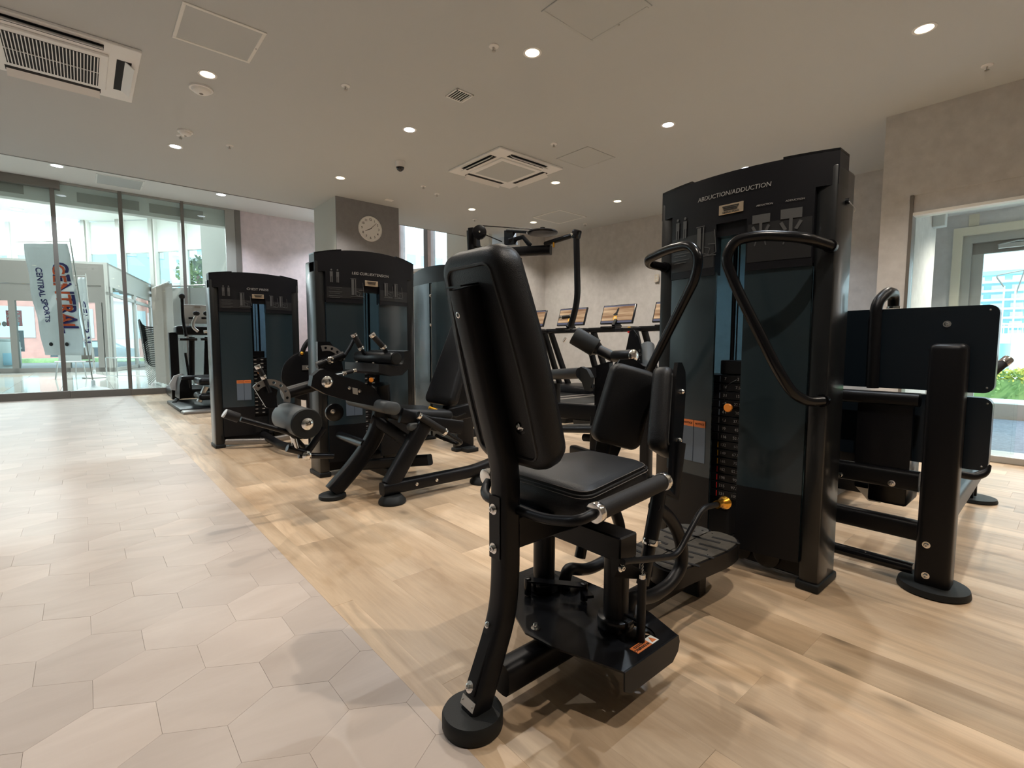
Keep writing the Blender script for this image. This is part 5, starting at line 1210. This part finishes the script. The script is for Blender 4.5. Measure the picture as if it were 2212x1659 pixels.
for a in (406, 434): MB().b(Yq(a, 660, 9.79).x, Yq(a+15, 660, 9.79).x, 9.79, 9.8, Yq(a, 689, 9.79).z, Yq(a, 685, 9.79).z).build('vent_slot', 'dark', E2, smooth=0)
q0, q1 = Yq(380, 703, 9.6), Yq(470, 724, 9.6); MB().b(q0.x, q1.x, 9.6, 9.95, q1.z, q0.z, .04, 3).build('console', 'frame', E2)
for a in (376, 466): x_ = Yq(a, 780, 9.7).x; MB().b(x_-.05, x_+.07, 9.7, 9.85, 0.02, Yq(380, 718, 9.7).z, .01).build('upright', 'frame', E2)
MB().b(Yq(374, 800, 9.9).x, Yq(374, 800, 9.9).x+.95, 10.0, 11.05, .0, .16, .03, 2).build('deck', 'frame', E2)

# ================================================================== LOBBY beyond the glass front
def pd(px, depth, z=0.0):
    # point at a given forward distance in the column of view px
    h = V((FW.x, FW.y, 0)).normalized(); r = V((h.y, -h.x, 0)); return V((0, 0, z)) + h*depth + r*((px-CX)/F*depth)
YL = YF+.07
LZ = 6.5
def slab(pts, z0, z1, nm, mt, par=None): m = MB(); m.plate([(p[0], p[1], z0) for p in pts], (0, 0, z1-z0)); return m.build(nm, mt, par, smooth=0)
lf = struct(slab([(-14, YL), (4.6, YL), (10.2, 34), (-14, 34)], -.12, -.012, 'floor_lobby', 'stone_grout'))
polys = []
for i in range(-9, 6):
    for j in range(0, 16):
        x0, y0 = -1.21+.6*i*1.0+.0, YL+.02+j*1.2
        if y0 > 22: continue
        x0 = -1.2+i*.82
        m = MB().b(x0+.004, x0+.816, y0+.004, y0+1.196, -.02, -.004-random.random()*.0006)
        m.build('stone_tile', 'lobby_band' if (j in (2, 7) and i < 0) else 'lobby_floor', lf, smooth=0)
struct(slab([(-14, YL+.3), (4.6, YL+.3), (9.3, 30), (-14, 30)], LZ, LZ+.2, 'ceiling_lobby', 'lobby_white'))
struct(MB().b(-14, 4.6, YL+.28, YL+.45, HS+.1, LZ+.1).build('wall_lobby_near', 'lobby_white', smooth=0))
struct(slab([(4.6, YF), (4.8, YF), (10.0, 33), (9.8, 33)], 0, LZ, 'wall_lobby_right', 'lobby_white'))
struct(MB().b(-14.2, -14, YL, 34, 0, LZ).build('wall_lobby_left', 'lobby_white', smooth=0))
# oval recess light trough in the lobby ceiling
rc_ = pd(-40, 15.8, LZ)
t = thing('ceiling_trough', 'large beige oval recess in the lobby ceiling at the left edge', 'ceiling feature', tuple(rc_))
MB().lathe(rc_+V((0, 0, -.06)), (0, 0, 1), [(1.45, 0), (1.5, .01), (1.5, .06)], 48).build('rim', 'lobby_white', t); MB().lathe(rc_+V((0, 0, -.062)), (0, 0, 1), [(1.38, 0), (1.38, .01)], 48).build('recess', 'lobby_band', t)
# curved window band
w3 = thing('window_3', 'x', 'x')
for k_ in ('label', 'category'): del w3[k_]
w3['kind'] = 'structure'
mp_ = [(-330, 24), (-230, 23.8), (-140, 23.6), (-48, 23.4), (45, 23.3), (130, 23.2), (203, 23.0), (277, 22.8), (346, 22.5), (409, 22.0), (470, 21.4), (540, 20.8)]
ptsw = [pd(a, d) for a, d in mp_]
for i, p in enumerate(ptsw):
    d = (ptsw[min(i+1, len(ptsw)-1)]-ptsw[max(i-1, 0)]).normalized(); A_ = Matrix((d, V((-d.y, d.x, 0)), V((0, 0, 1)))).transposed().to_4x4()
    zl = 0 if i >= 8 else 3.2
    MB().box((p.x, p.y, (LZ+zl)/2), (.20, .34, LZ-zl), A=A_).build('mullion', 'alu_pale', w3, smooth=0); MB().box((p.x+d.x*.13, p.y+d.y*.13, (LZ+zl)/2), (.06, .20, LZ-zl), A=A_).build('mullion_face', 'white_frame', w3, smooth=0)
for i in range(len(ptsw)-1):
    a, b = ptsw[i], ptsw[i+1]; d = (b-a).normalized(); n_ = V((-d.y, d.x, 0))
    q = lambda o0, o1, z0, z1, nm, mt, th=.02: slab([a+d*o0+n_*.05, b-d*o1+n_*.05, b-d*o1+n_*(.05+th), a+d*o0+n_*(.05+th)], z0, z1, nm, mt, w3)
    q(.16, .10, 5.02, 6.45, 'roller_blind', 'blind'); q(.1, .1, 5.0, 5.05, 'blind_rail', 'alu_pale', .05)
    q(.1, .1, 0.1 if i >= 8 else 3.5, 5.0, 'pane', 'glass2', .01)
    if i >= 7: q(.05, .05, 3.05, 3.2, 'transom', 'alu_pale', .1)
    q(.05, .05, 3.3, 3.5, 'sill', 'alu_pale', .12) if i < 8 else None
# vestibule box
vb = thing('entrance_vestibule', 'grey framed glass entrance box in the lobby with automatic doors', 'entrance', (.75, 21.3, 0))
C0, C1, C2 = V((.74, 21.4, 0)), V((-3.2, 22.99, 0)), V((2.85, 29.2, 0))
def vface(a, b, u0, u1, z0, z1, nm, mt, th=.08, off=0):
    d = (b-a); L_ = d.length; d.normalize(); n_ = V((-d.y, d.x, 0)); p = a+d*u0*L_+n_*off; q = a+d*u1*L_+n_*off
    return slab([p, q, q+n_*th, p+n_*th], z0, z1, nm, mt, vb)
vface(C1, C0, 0, 1, 2.85, 3.62, 'fascia', 'alu', .12); vface(C1, C0, -.8, 0, 2.85, 3.62, 'fascia', 'alu', .12); vface(C1, C0, -.8, 1, 2.30, 2.84, 'door_header', 'alu', .10, .03)
vface(C0, C2, 0, 1, 2.85, 3.62, 'fascia', 'alu_pale', .1)
for u in (.0, .19, .385, .70, .92): vface(C1, C0, u-.012 if u else 0, u+.028, 0, 2.3, 'post', 'alu', .10)
vface(C1, C0, .955, 1.0, 0, 2.85, 'corner_post', 'alu', .14); vface(C0, C2, 0, .06, 0, 2.85, 'corner_post', 'alu_pale', .1)
for u in (.42, .78): vface(C0, C2, u, u+.035, 0, 2.85, 'post', 'alu_pale', .08)
vface(C1, C0, -.8, 1, 0, .14, 'bottom_rail', 'alu', .1); vface(C0, C2, 0, 1, 0, .12, 'bottom_rail', 'alu_pale', .08); vface(C0, C2, 0, 1, 2.55, 2.66, 'transom', 'alu_pale', .08)
vface(C1, C0, -.8, 1, .14, 2.3, 'pane', 'glass2', .012, .04); vface(C0, C2, 0, 1, .12, 2.85, 'pane', 'glass2', .012, .04)
o = slab([C1+V((-3, 1.2, 0)), C0, C2, V((-5, 31, 0))], 3.55, 3.62, 'roof', 'alu_pale', vb)
vface(C1, C0, .60, .73, 2.52, 2.58, 'sensor', 'white', -.05)
# poster and notice on the vestibule glass
def flat(p0, p1, z0, z1, nm, lb, cat, mt, th=.02):
    p0 = V((p0.x, p0.y, 0)); p1 = V((p1.x, p1.y, 0)); d = (p1-p0).normalized(); n_ = V((d.y, -d.x, 0))
    t = thing(nm, lb, cat, ((p0.x+p1.x)/2, (p0.y+p1.y)/2, z0)); slab([p0, p1, p1+n_*th, p0+n_*th], z0, z1, 'panel', mt, t); return t, p0, d, n_
dp = 17.0
t, p0, d_, n_ = flat(pd(22, dp), pd(55, dp), 1.53, 2.06, 'sale_poster', 'red summer sale poster on the lobby entrance door', 'poster', 'poster_red')
cm = p0+d_*.26+n_*.03
MB().text('SUMMER', cm+V((0, 0, 1.86)), d_, (0, 0, 1), .135, .92).build('lettering', 'label_white', t, smooth=0); MB().text('SALE', cm+V((0, 0, 1.70)), d_, (0, 0, 1), .20, .95).build('lettering', 'label_white', t, smooth=0)
for i in range(6): MB().box(cm+d_*(-.16+i*.065)+V((0, 0, 1.985)), (.035, .012, .035)).build('small_letter', 'label_white', t, smooth=0)
t, p0, d_, n_ = flat(pd(29, dp), pd(56, dp), .66, 1.38, 'notice_board', 'dark teal notice board with a wheelchair symbol on the entrance door', 'sign', 'poster_teal')
cm = p0+d_*.22+n_*.03
MB().lathe(cm-d_*.10+V((0, 0, 1.16)), n_, [(.06, 0), (.06, .004)], 20).build('wheelchair_symbol', 'label_white', t)
for i in range(5): MB().box(cm+d_*.05+V((0, 0, 1.28-i*.05)), (.20, .01, .018)).build('print_line', 'label_white', t, smooth=0)
for i in range(4): MB().box(cm+d_*(-.12+i*.08)+V((0, 0, .78)), (.05, .01, .05)).build('pictogram', 'label_white', t, smooth=0)
for i, (px, mt_) in enumerate(((3, 'orange'), (16, 'alu'), (29, 'poster_red'), (43, 'bld_blue'))):
    q = pd(px, dp-.04, 1.60); o = MB().lathe(q, -V((FW.x, FW.y, 0)), [(.085, 0), (.085, .006)], 24).build('door_sticker', mt_, None); tag(o, ['round orange sticker', 'round grey sticker', 'round dark red sticker', 'round blue sticker'][i]+' in the row under the sale poster', 'sticker')
t = thing('disinfection_cabinet', 'pale cabinet with a printed panel left of the dark notice board', 'cabinet', tuple(pd(18, 16.4)))
q = pd(18, 16.4); MB().box(q+V((0, 0, .5)), (.62, .4, 1.0), .02).build('body', 'tilewhite', t); MB().box(q+V((.05, -.22, .42)), (.3, .02, .4), .01).build('printed_panel', 'bld_blue', t); MB().box(q+V((0, 0, 1.05)), (.5, .36, .10), .04).build('lid', 'hatch', t); MB().box(q+V((.25, -.22, .95)), (.06, .02, .12)).build('red_tag', 'red', t)
# banners
def banner(px0, px1, ptop, pbot, dep, lb, txt=True, pole_px=None):
    a, b = pd(px0, dep), pd(px1, dep); zt = EYE.z+(744-ptop)/F*dep; zb = EYE.z+(744-pbot)/F*dep; d = (b-a).normalized(); n_ = V((d.y, -d.x, 0)); L_ = (b-a).length
    t = thing('banner_flag', lb, 'banner', (b.x, b.y, 0))
    m = MB(); NU, NV = 14, 26; R_ = []
    lean = lambda v: v*L_*.26
    ripple = lambda u, v: .025*math.sin(u*9+v*5)*(.4+v) + .015*math.sin(v*17+u*3)
    P_ = lambda u, v, off=0: a+d*(u*L_+lean(v))+n_*(ripple(u, v)+off)+V((0, 0, zt+(zb-zt)*v))
    for i in range(NU+1): R_.append([m.bm.verts.new(P_(i/NU, j/NV)) for j in range(NV+1)])
    for i in range(NU):
        for j in range(NV): m.bm.faces.new((R_[i][j], R_[i+1][j], R_[i+1][j+1], R_[i][j+1]))
    cl = m.build('cloth', 'cloth_white', t, smooth=80); so = cl.modifiers.new('solid', 'SOLIDIFY'); so.thickness = .002
    p_top = a+d*(L_*1.06)+V((0, 0, zt+.10)); p_bot = a+d*(L_*1.06+lean(1)*1.25)+V((0, 0, .10))
    MB().tube([p_top, p_bot], .012, 10).build('pole', 'steel', t); MB().tube([a+V((0, 0, zt+.03))-d*.15, p_top-V((0, 0, .05))], .008, 8).build('top_bar', 'steel', t)
    MB().lathe((p_bot.x, p_bot.y, 0), (0, 0, 1), [(.26, 0), (.27, .02), (.20, .06), (.06, .085), (.03, .11), (.03, .2), (.015, .22)], 28).build('water_base', 'tilewhite', t)
    def wt(st, uc, v0, v1, sz, mt, off, nm, xs=1.0):
        me = TXT[st]; xs_ = [v.co.x for v in me.vertices]; W_ = max(xs_)-min(xs_); m = MB(); m.bm.from_mesh(me)
        for v in m.bm.verts:
            vv = v0+(v1-v0)*((v.co.x-min(xs_))/W_); u = uc+v.co.y*sz/L_
            q = P_(u, vv, off); v.co = q
        return m.build(nm, mt, cl, smooth=0)
    if txt:
        wt('CENTRAL SPORTS', .22, .21, .70, .155, 'navy', .006, 'lettering')
        wt('CENTRAL', .72, .165, .80, .46, 'navy', .006, 'logo_lettering'); wt('CENTRAL', .69, .185, .775, .36, 'red_print', .012, 'logo_lettering')
        for u, v_ in ((.25, .90), (.58, .90)):
            MB().lathe(P_(u, v_, .008), n_, [(.038, 0), (.038, .004), (.02, .006)], 18).build('suction_dot', 'dark', cl)
    else: wt('CENTRAL', .55, .30, .88, .14, 'navy', .006, 'logo_lettering')
    return t
banner(70, 163, 532, 768, 9.75, 'tall white banner flag with navy and red lettering behind the glass')
banner(180, 196, 602, 768, 13.6, 'narrow second banner flag half turned away, behind the first', False)
# railing, table, chairs, folding screens
t = thing('tube_barrier', 'low silver tube barrier beside the entrance box', 'barrier', tuple(pd(275, 13.2)))
for a, b in ((229, 252), (252, 322)):
    p, q = pd(a, 13.4), pd(b, 13.0); MB().tube([p+V((0, 0, .03)), p+V((0, 0, .56)), q+V((0, 0, .56)), q+V((0, 0, .03))], .014, 8, .04).build('frame_loop', 'silver', t); MB().tube([p+V((0, 0, .08)), q+V((0, 0, .08))], .012, 8).build('low_rail', 'silver', t)
t = thing('lobby_bench', 'small white trestle table holding leaflets under the banner', 'table', tuple(pd(150, 13.2)))
q = pd(152, 13.2); MB().box(q+V((0, 0, .45)), (.62, .4, .03), .005).build('table_top', 'tilewhite', t)
for sx in (-1, 1):
    for sy in (-1, 1): MB().tube([q+V((sx*.25, sy*.15, .44)), q+V((sx*.31, sy*.18, 0))], .014, 8).build('leg', 'silver', t)
o = MB().box(q+V((0, 0, .56)), (.46, .05, .18), .004).build('leaflet_rack', 'hatch', None); tag(o, 'printed leaflet rack on the trestle table', 'leaflet rack')
def lobby_chair(px, dep, lb):
    q = pd(px, dep); t = thing('visitor_chair', lb, 'chair', tuple(q))
    MB().box(q+V((0, 0, .44)), (.42, .42, .03), .01).build('seat', 'alu', t); MB().box(q+V((0, .2, .66)), (.42, .03, .34), .01).build('backrest', 'alu', t)
    for sx in (-1, 1):
        for sy in (-1, 1): MB().tube([q+V((sx*.19, sy*.19, .8 if sy > 0 else .43)), q+V((sx*.21, sy*.2, 0))], .012, 8).build('leg', 'silver', t)
lobby_chair(184, 13.8, 'grey visitor chair with silver legs right of the banner pole')
# stack of black chairs
qs = pd(342, 11.6)
st = thing('stacking_chair', 'black stacking chair at the bottom of the tall lobby stack', 'chair', tuple(qs), 'stacked black chairs in the lobby')
pr_ = [(-.20, .0), (-.10, -.012), (.05, -.012), (.14, .0), (.20, .05), (.24, .16)]
m = MB(); m.sweep([(qs.x-a, qs.y, .42+b) for a, b in pr_], [(-.21, -.008), (.21, -.008), (.21, .008), (-.21, .008)], up=(0, 0, 1)); m.build('shell', 'rubber', st, smooth=60)
for s in (-1, 1): MB().tube([qs+V((-.20, s*.2, 0)), qs+V((.15, s*.2, .40)), ], .010, 8).build('leg', 'steel', st); MB().tube([qs+V((.20, s*.2, 0)), qs+V((-.15, s*.2, .40))], .010, 8).build('leg', 'steel', st)
for i in range(1, 22):
    c_ = dup(st, (-.004*i, 0, .043*i), 'black chair in the tall lobby stack, %s from the floor' % ['second','third','fourth','fifth','sixth','seventh','eighth','ninth','tenth','eleventh','twelfth','thirteenth','fourteenth','fifteenth','sixteenth','seventeenth','eighteenth','nineteenth','twentieth','twenty-first','twenty-second'][i-1])
c_['label'] = 'black stacking chair on top of the tall lobby stack'
for o in [st]: pass
t = thing('pleated_screen', 'beige pleated folding screen beside the chair stack', 'screen', tuple(pd(358, 10.9)))
pts = []
p, q = pd(339, 10.95), pd(374, 9.85); 
for i in range(13): pts.append(p.lerp(q, i/12)+V((.05*(-1)**i, .03*(-1)**i, 0)))
m = MB()
for a, b in zip(pts, pts[1:]): m.quad([a+V((0, 0, .10)), b+V((0, 0, .10)), b+V((0, 0, 2.12)), a+V((0, 0, 2.12))])
o = m.build('pleats', 'curtain', t, smooth=0); o.modifiers.new('solid', 'SOLIDIFY').thickness = .01
MB().tube([p+V((0, 0, 2.14)), q+V((0, 0, 2.14))], .02, 8).build('top_rail', 'white_frame', t)
for k in (0, 6, 12): MB().cyl(pts[k]+V((0, 0, .0)), pts[k]+V((0, 0, .10)), .02, n=10).build('caster', 'white', t)
t = thing('partition_panel', 'pale grey partition panels behind the elliptical trainer', 'partition', tuple(pd(430, 10.6)))
p, q = pd(376, 10.9), pd(500, 10.6)
for i in range(3):
    a, b = p.lerp(q, i/3), p.lerp(q, (i+1)/3); slab([a, b, b+V((0, .04, 0)), a+V((0, .04, 0))], .06, 2.14, 'panel', 'tilewhite', t); MB().tube([a, a+V((0, 0, 2.18))], .022, 8).build('post', 'silver', t)
MB().tube([p+V((0, 0, 2.18)), q+V((0, 0, 2.18))], .02, 8).build('top_rail', 'silver', t)
p, q = pd(446, 11.6), pd(497, 11.0); struct(slab([p, q, q+V((.4, .6, 0)), p+V((.4, .6, 0))], 0, LZ, 'pillar_lobby', 'lobby_white'))
# ceiling lights added to brighten the lobby
for i, (px, dep) in enumerate(((362, 17.5), (130, 18), (-150, 17), (520, 17), (240, 14), (-300, 20), (60, 21), (-60, 13.5))):
    q = pd(px, dep, LZ); t = thing('lobby_downlight', ['round lobby ceiling light seen through the third glass pane', 'round lobby ceiling light above the banner'][min(i, 1)] if i < 2 else ['', '', 'lobby ceiling light out of view at far left', 'lobby ceiling light behind the chest press', 'lobby ceiling light above the tube barrier', 'outermost lobby ceiling light at left', 'lobby ceiling light over the entrance box', 'lobby ceiling light close behind the glass at left'][i], 'ceiling light', tuple(q))
    t['group'] = 'round lobby ceiling lights'
    MB().lathe(q+V((0, 0, -.03)), (0, 0, 1), [(.172, .02), (.175, 0), (.22, .01), (.22, .03)], 28, caps=False).build('rim', 'white', t); MB().lathe(q+V((0, 0, -.034)), (0, 0, 1), [(.17, 0), (.17, .004)], 28).build('lens', 'lamp_lobby', t)
    l = bpy.data.lights.new('lobby_spot', 'AREA'); l.shape = 'DISK'; l.size = .36; l.energy = LOBBY; l.color = (.93, .98, 1); lo = bpy.data.objects.new('lobby_spot', l); COL.objects.link(lo); lo.parent = t; lo.location = (0, 0, -.05)

# ================================================================== OUTSIDE
g = struct(MB().b(-90, 160, -90, 160, -.35, -.20).build('ground', 'pave', smooth=0))
def block(nm, lb, p, w, d, h, body, rows, cols, wm='bld_glass', ang=0, balc=False, z0=-.2):
    t = thing(nm, lb, 'building', (p[0], p[1], z0)); A_ = Matrix.Translation((p[0], p[1], z0)) @ Matrix.Rotation(ang, 4, 'Z')
    MB().b(-w/2, w/2, -d/2, d/2, 0, h).build('body', body, t, smooth=0, T=A_); MB().b(-w/2-.2, w/2+.2, -d/2-.2, d/2+.2, h, h+.5).build('parapet', body, t, smooth=0, T=A_)
    for r_ in range(rows):
        for c_ in range(cols):
            for side in (-1, 1):
                z = h*(r_+.35)/rows; ww = w/cols*.62; x_ = -w/2+w*(c_+.5)/cols
                MB().b(x_-ww/2, x_+ww/2, side*(d/2-.1), side*(d/2+.06), z, z+h/rows*.5).build('window', wm, t, smooth=0, T=A_)
        if balc:
            MB().b(-w/2-.1, w/2+.1, -d/2-.9, -d/2, h*(r_+.1)/rows, h*(r_+.32)/rows).build('balcony', 'bld_white', t, smooth=0, T=A_)
    return t
A_ang = math.radians(-8)
p = pd(-60, 62); block('blue_building', 'blue clad building high behind the lobby windows at the far left', (p.x, p.y), 14, 8, 13.5, 'bld_blue', 4, 5, ang=0)
p = pd(10, 42); block('yellow_building', 'low yellow clad building behind the lobby, far left', (p.x, p.y), 9, 5, 7.4, 'bld_yellow', 2, 6, 'bld_white')
p = pd(185, 80); block('glass_building', 'pale blue glazed building behind the banner', (p.x, p.y), 22, 8, 12, 'bld_white', 4, 8, 'bld_blue')
p = pd(285, 54); block('corner_building', 'glazed building with pink end wall behind the lobby', (p.x, p.y), 7, 6, 13, 'bld_blue', 3, 3); 
p = pd(345, 62); block('pink_building', 'narrow pink clad building right of the glazed one', (p.x, p.y), 2.2, 6, 13.5, 'bld_pink', 3, 1, 'bld_pink')
p = pd(440, 90); block('apartment_tower', 'white apartment tower with balconies seen past the chest press', (p.x, p.y), 9, 9, 20, 'bld_white', 9, 3, 'bld_blue', balc=True)
p = pd(893, 60); block('pale_block', 'pale office block seen low in the window right of the clock', (p.x, p.y), 9, 6, 11.6, 'bld_white', 5, 5, 'bld_blue')
p = pd(110, 40); block('shop_row', 'red brick shop row across the street from the entrance', (p.x, p.y), 34, 5, 4.6, 'brick', 1, 10, 'bld_glass')
q = pd(80, 27.5); o = MB().b(q.x-9, q.x+8, q.y-.7, q.y+.7, -.2, .12).build('lawn_strip', 'grass', smooth=0); tag(o, 'green lawn strip outside the lobby entrance', 'lawn')
q = pd(210, 31); t = thing('parked_car', 'dark car parked outside, seen through the entrance glass', 'car', (q.x, q.y, -.2))
body = [(-2.1, .35), (-2.05, .75), (-1.5, .88), (-.95, 1.32), (.7, 1.36), (1.4, .95), (2.05, .80), (2.1, .35)]
MB().plate([(q.x+a, q.y-.8, -.2+b) for a, b in body], (0, 1.6, 0)).build('body', 'carpaint', t, smooth=0); MB().plate([(q.x+a, q.y-.82, -.2+b) for a, b in ((-1.35, .9), (-.9, 1.25), (.62, 1.29), (1.2, .95))], (0, 1.64, 0)).build('windows', 'bld_glass', t, smooth=0)
for sx in (-1.3, 1.3):
    for sy in (-.82, .66): MB().cyl((q.x+sx, q.y+sy, .12), (q.x+sx, q.y+sy+.18, .12), .32, n=20).build('wheel', 'rubber', t)
# tree seen through the small pane
def leaves(nm, c, r, n, size, mt, lb, cat, flat_=None, shape='ball'):
    m = MB(); rn = random.Random(hash(nm) % 1000 if False else len(nm)*7+n)
    for i in range(n):
        if shape == 'ball':
            u = V((rn.gauss(0, 1), rn.gauss(0, 1), rn.gauss(0, 1))).normalized()*rn.uniform(.55, 1); p = V(c)+V((u.x*r[0], u.y*r[1], u.z*r[2]))
        else: p = V(c)+V((rn.uniform(-1, 1)*r[0], rn.uniform(-1, 1)*r[1], (1-rn.random()**2*1.2)*r[2]+rn.uniform(-.04, .04)))
        a = V((rn.gauss(0, 1), rn.gauss(0, 1), rn.gauss(0, 1))).normalized(); b = a.cross(V((rn.gauss(0, 1), rn.gauss(0, 1), rn.gauss(0, 1)))).normalized()
        s_ = size*rn.uniform(.6, 1.3); m.quad([p-a*s_, p+b*s_*.5, p+a*s_, p-b*s_*.5])
    return m
q = pd(437, 24, 4.2); t = thing('street_tree', 'leafy green tree top beyond the lobby window', 'tree', (q.x, q.y, -.2)); leaves('t', q, (.9, .9, .9), 900, .13, 'hedge', '', '').build('foliage', 'hedge', t, smooth=0, kind='stuff'); MB().tube([V((q.x, q.y, -.2)), q], .08, 8).build('trunk', 'bld_pink', t)
# right side: terrace, hedge, lamp post, far buildings
XO = 13.2
hz = -.20
t = thing('hedge', 'low clipped hedge with yellow-green top outside the right doorway', 'hedge', (XO, 0, hz))
MB().b(XO, XO+.7, -6, 6, hz, .28).build('hedge_core', 'hedge', t, smooth=0)
leaves('h1', (XO+.32, 0, hz), (.42, 6, .62), 9000, .045, 'hedge', '', '', shape='box').build('lower_foliage', 'hedge', t, smooth=0, kind='stuff'); leaves('h22', (XO+.32, 0, .30), (.42, 6, .16), 7000, .04, 'hedge_y', '', '', shape='box').build('top_foliage', 'hedge_y', t, smooth=0, kind='stuff')
o = MB().b(XO-.6, XO-.2, -6, 6, hz, -.12).build('grass_verge', 'grass', smooth=0); tag(o, 'narrow grass verge in front of the hedge', 'grass')
o = MB().b(XV+.2, XO-.6, -6, 6, hz, -.03); o = o.build('terrace_slab', 'pave', smooth=0); struct(o)
for i in range(1, 4): MB().b(XV+.2+i*1.1, XV+.215+i*1.1, -6, 6, -.031, -.028).build('slab_joint', 'hatch', o, smooth=0)
for y_ in (-2, -.4, .55, 1.6): MB().b(XV+.2, XO-.6, y_, y_+.014, -.031, -.028).build('slab_joint', 'hatch', o, smooth=0)
q = pd(2168, 13.5); t = thing('street_lamp', 'pale blue tubular street lamp outside the right doorway', 'street lamp', (q.x, q.y, hz))
for dx in (-.11, .11): MB().tube([q+V((0, dx, hz)), q+V((0, dx, 2.55))], .02, 8).build('lamp_tube', 'bld_white', t)
MB().tube([q+V((0, 0, hz)), q+V((0, 0, 1.0))], .11, 12).build('lamp_column', 'bld_blue', t)
hh = pd(2196, 13.5, 2.95); MB().tube([q+V((0, .1, 2.5)), q+V((0, .3, 2.85)), hh+V((0, 0, .02))], .018, 8, .1).build('lamp_arm', 'alu', t); MB().tube([q+V((0, -.1, 2.2)), hh], .016, 8).build('lamp_brace', 'alu', t)
p = pd(2142, 62); block('dark_tower', 'tall blue-grey apartment tower at the right edge of the view', (p.x, p.y), 5.2, 6, 9.6, 'bld_blue', 9, 3, 'bld_white', ang=math.radians(-85), balc=True)
p = pd(2230, 66); block('long_block', 'long grey balcony block beside the tower', (p.x, p.y), 11, 6, 6.6, 'hatch', 6, 8, 'bld_glass', ang=math.radians(-85), balc=True)
t = thing('steel_fence', 'pale railing across the road beyond the hedge', 'fence', tuple(pd(2180, 26)))
p, q = pd(2100, 26), pd(2330, 27)
for z_ in (.2, .55, .9, 1.5, 2.1): MB().tube([p+V((0, 0, z_)), q+V((0, 0, z_))], .05, 6).build('rail', 'bld_white', t)
for i in range(24): a = p.lerp(q, i/23); MB().tube([a+V((0, 0, -.2)), a+V((0, 0, 2.1))], .02, 6).build('baluster', 'bld_white', t)
o = MB().box(pd(2200, 34)+V((0, 0, .6)), (2, 16, 2.4)).build('viaduct_wall', 'bld_white', smooth=0); tag(o, 'pale concrete wall beyond the road', 'wall')
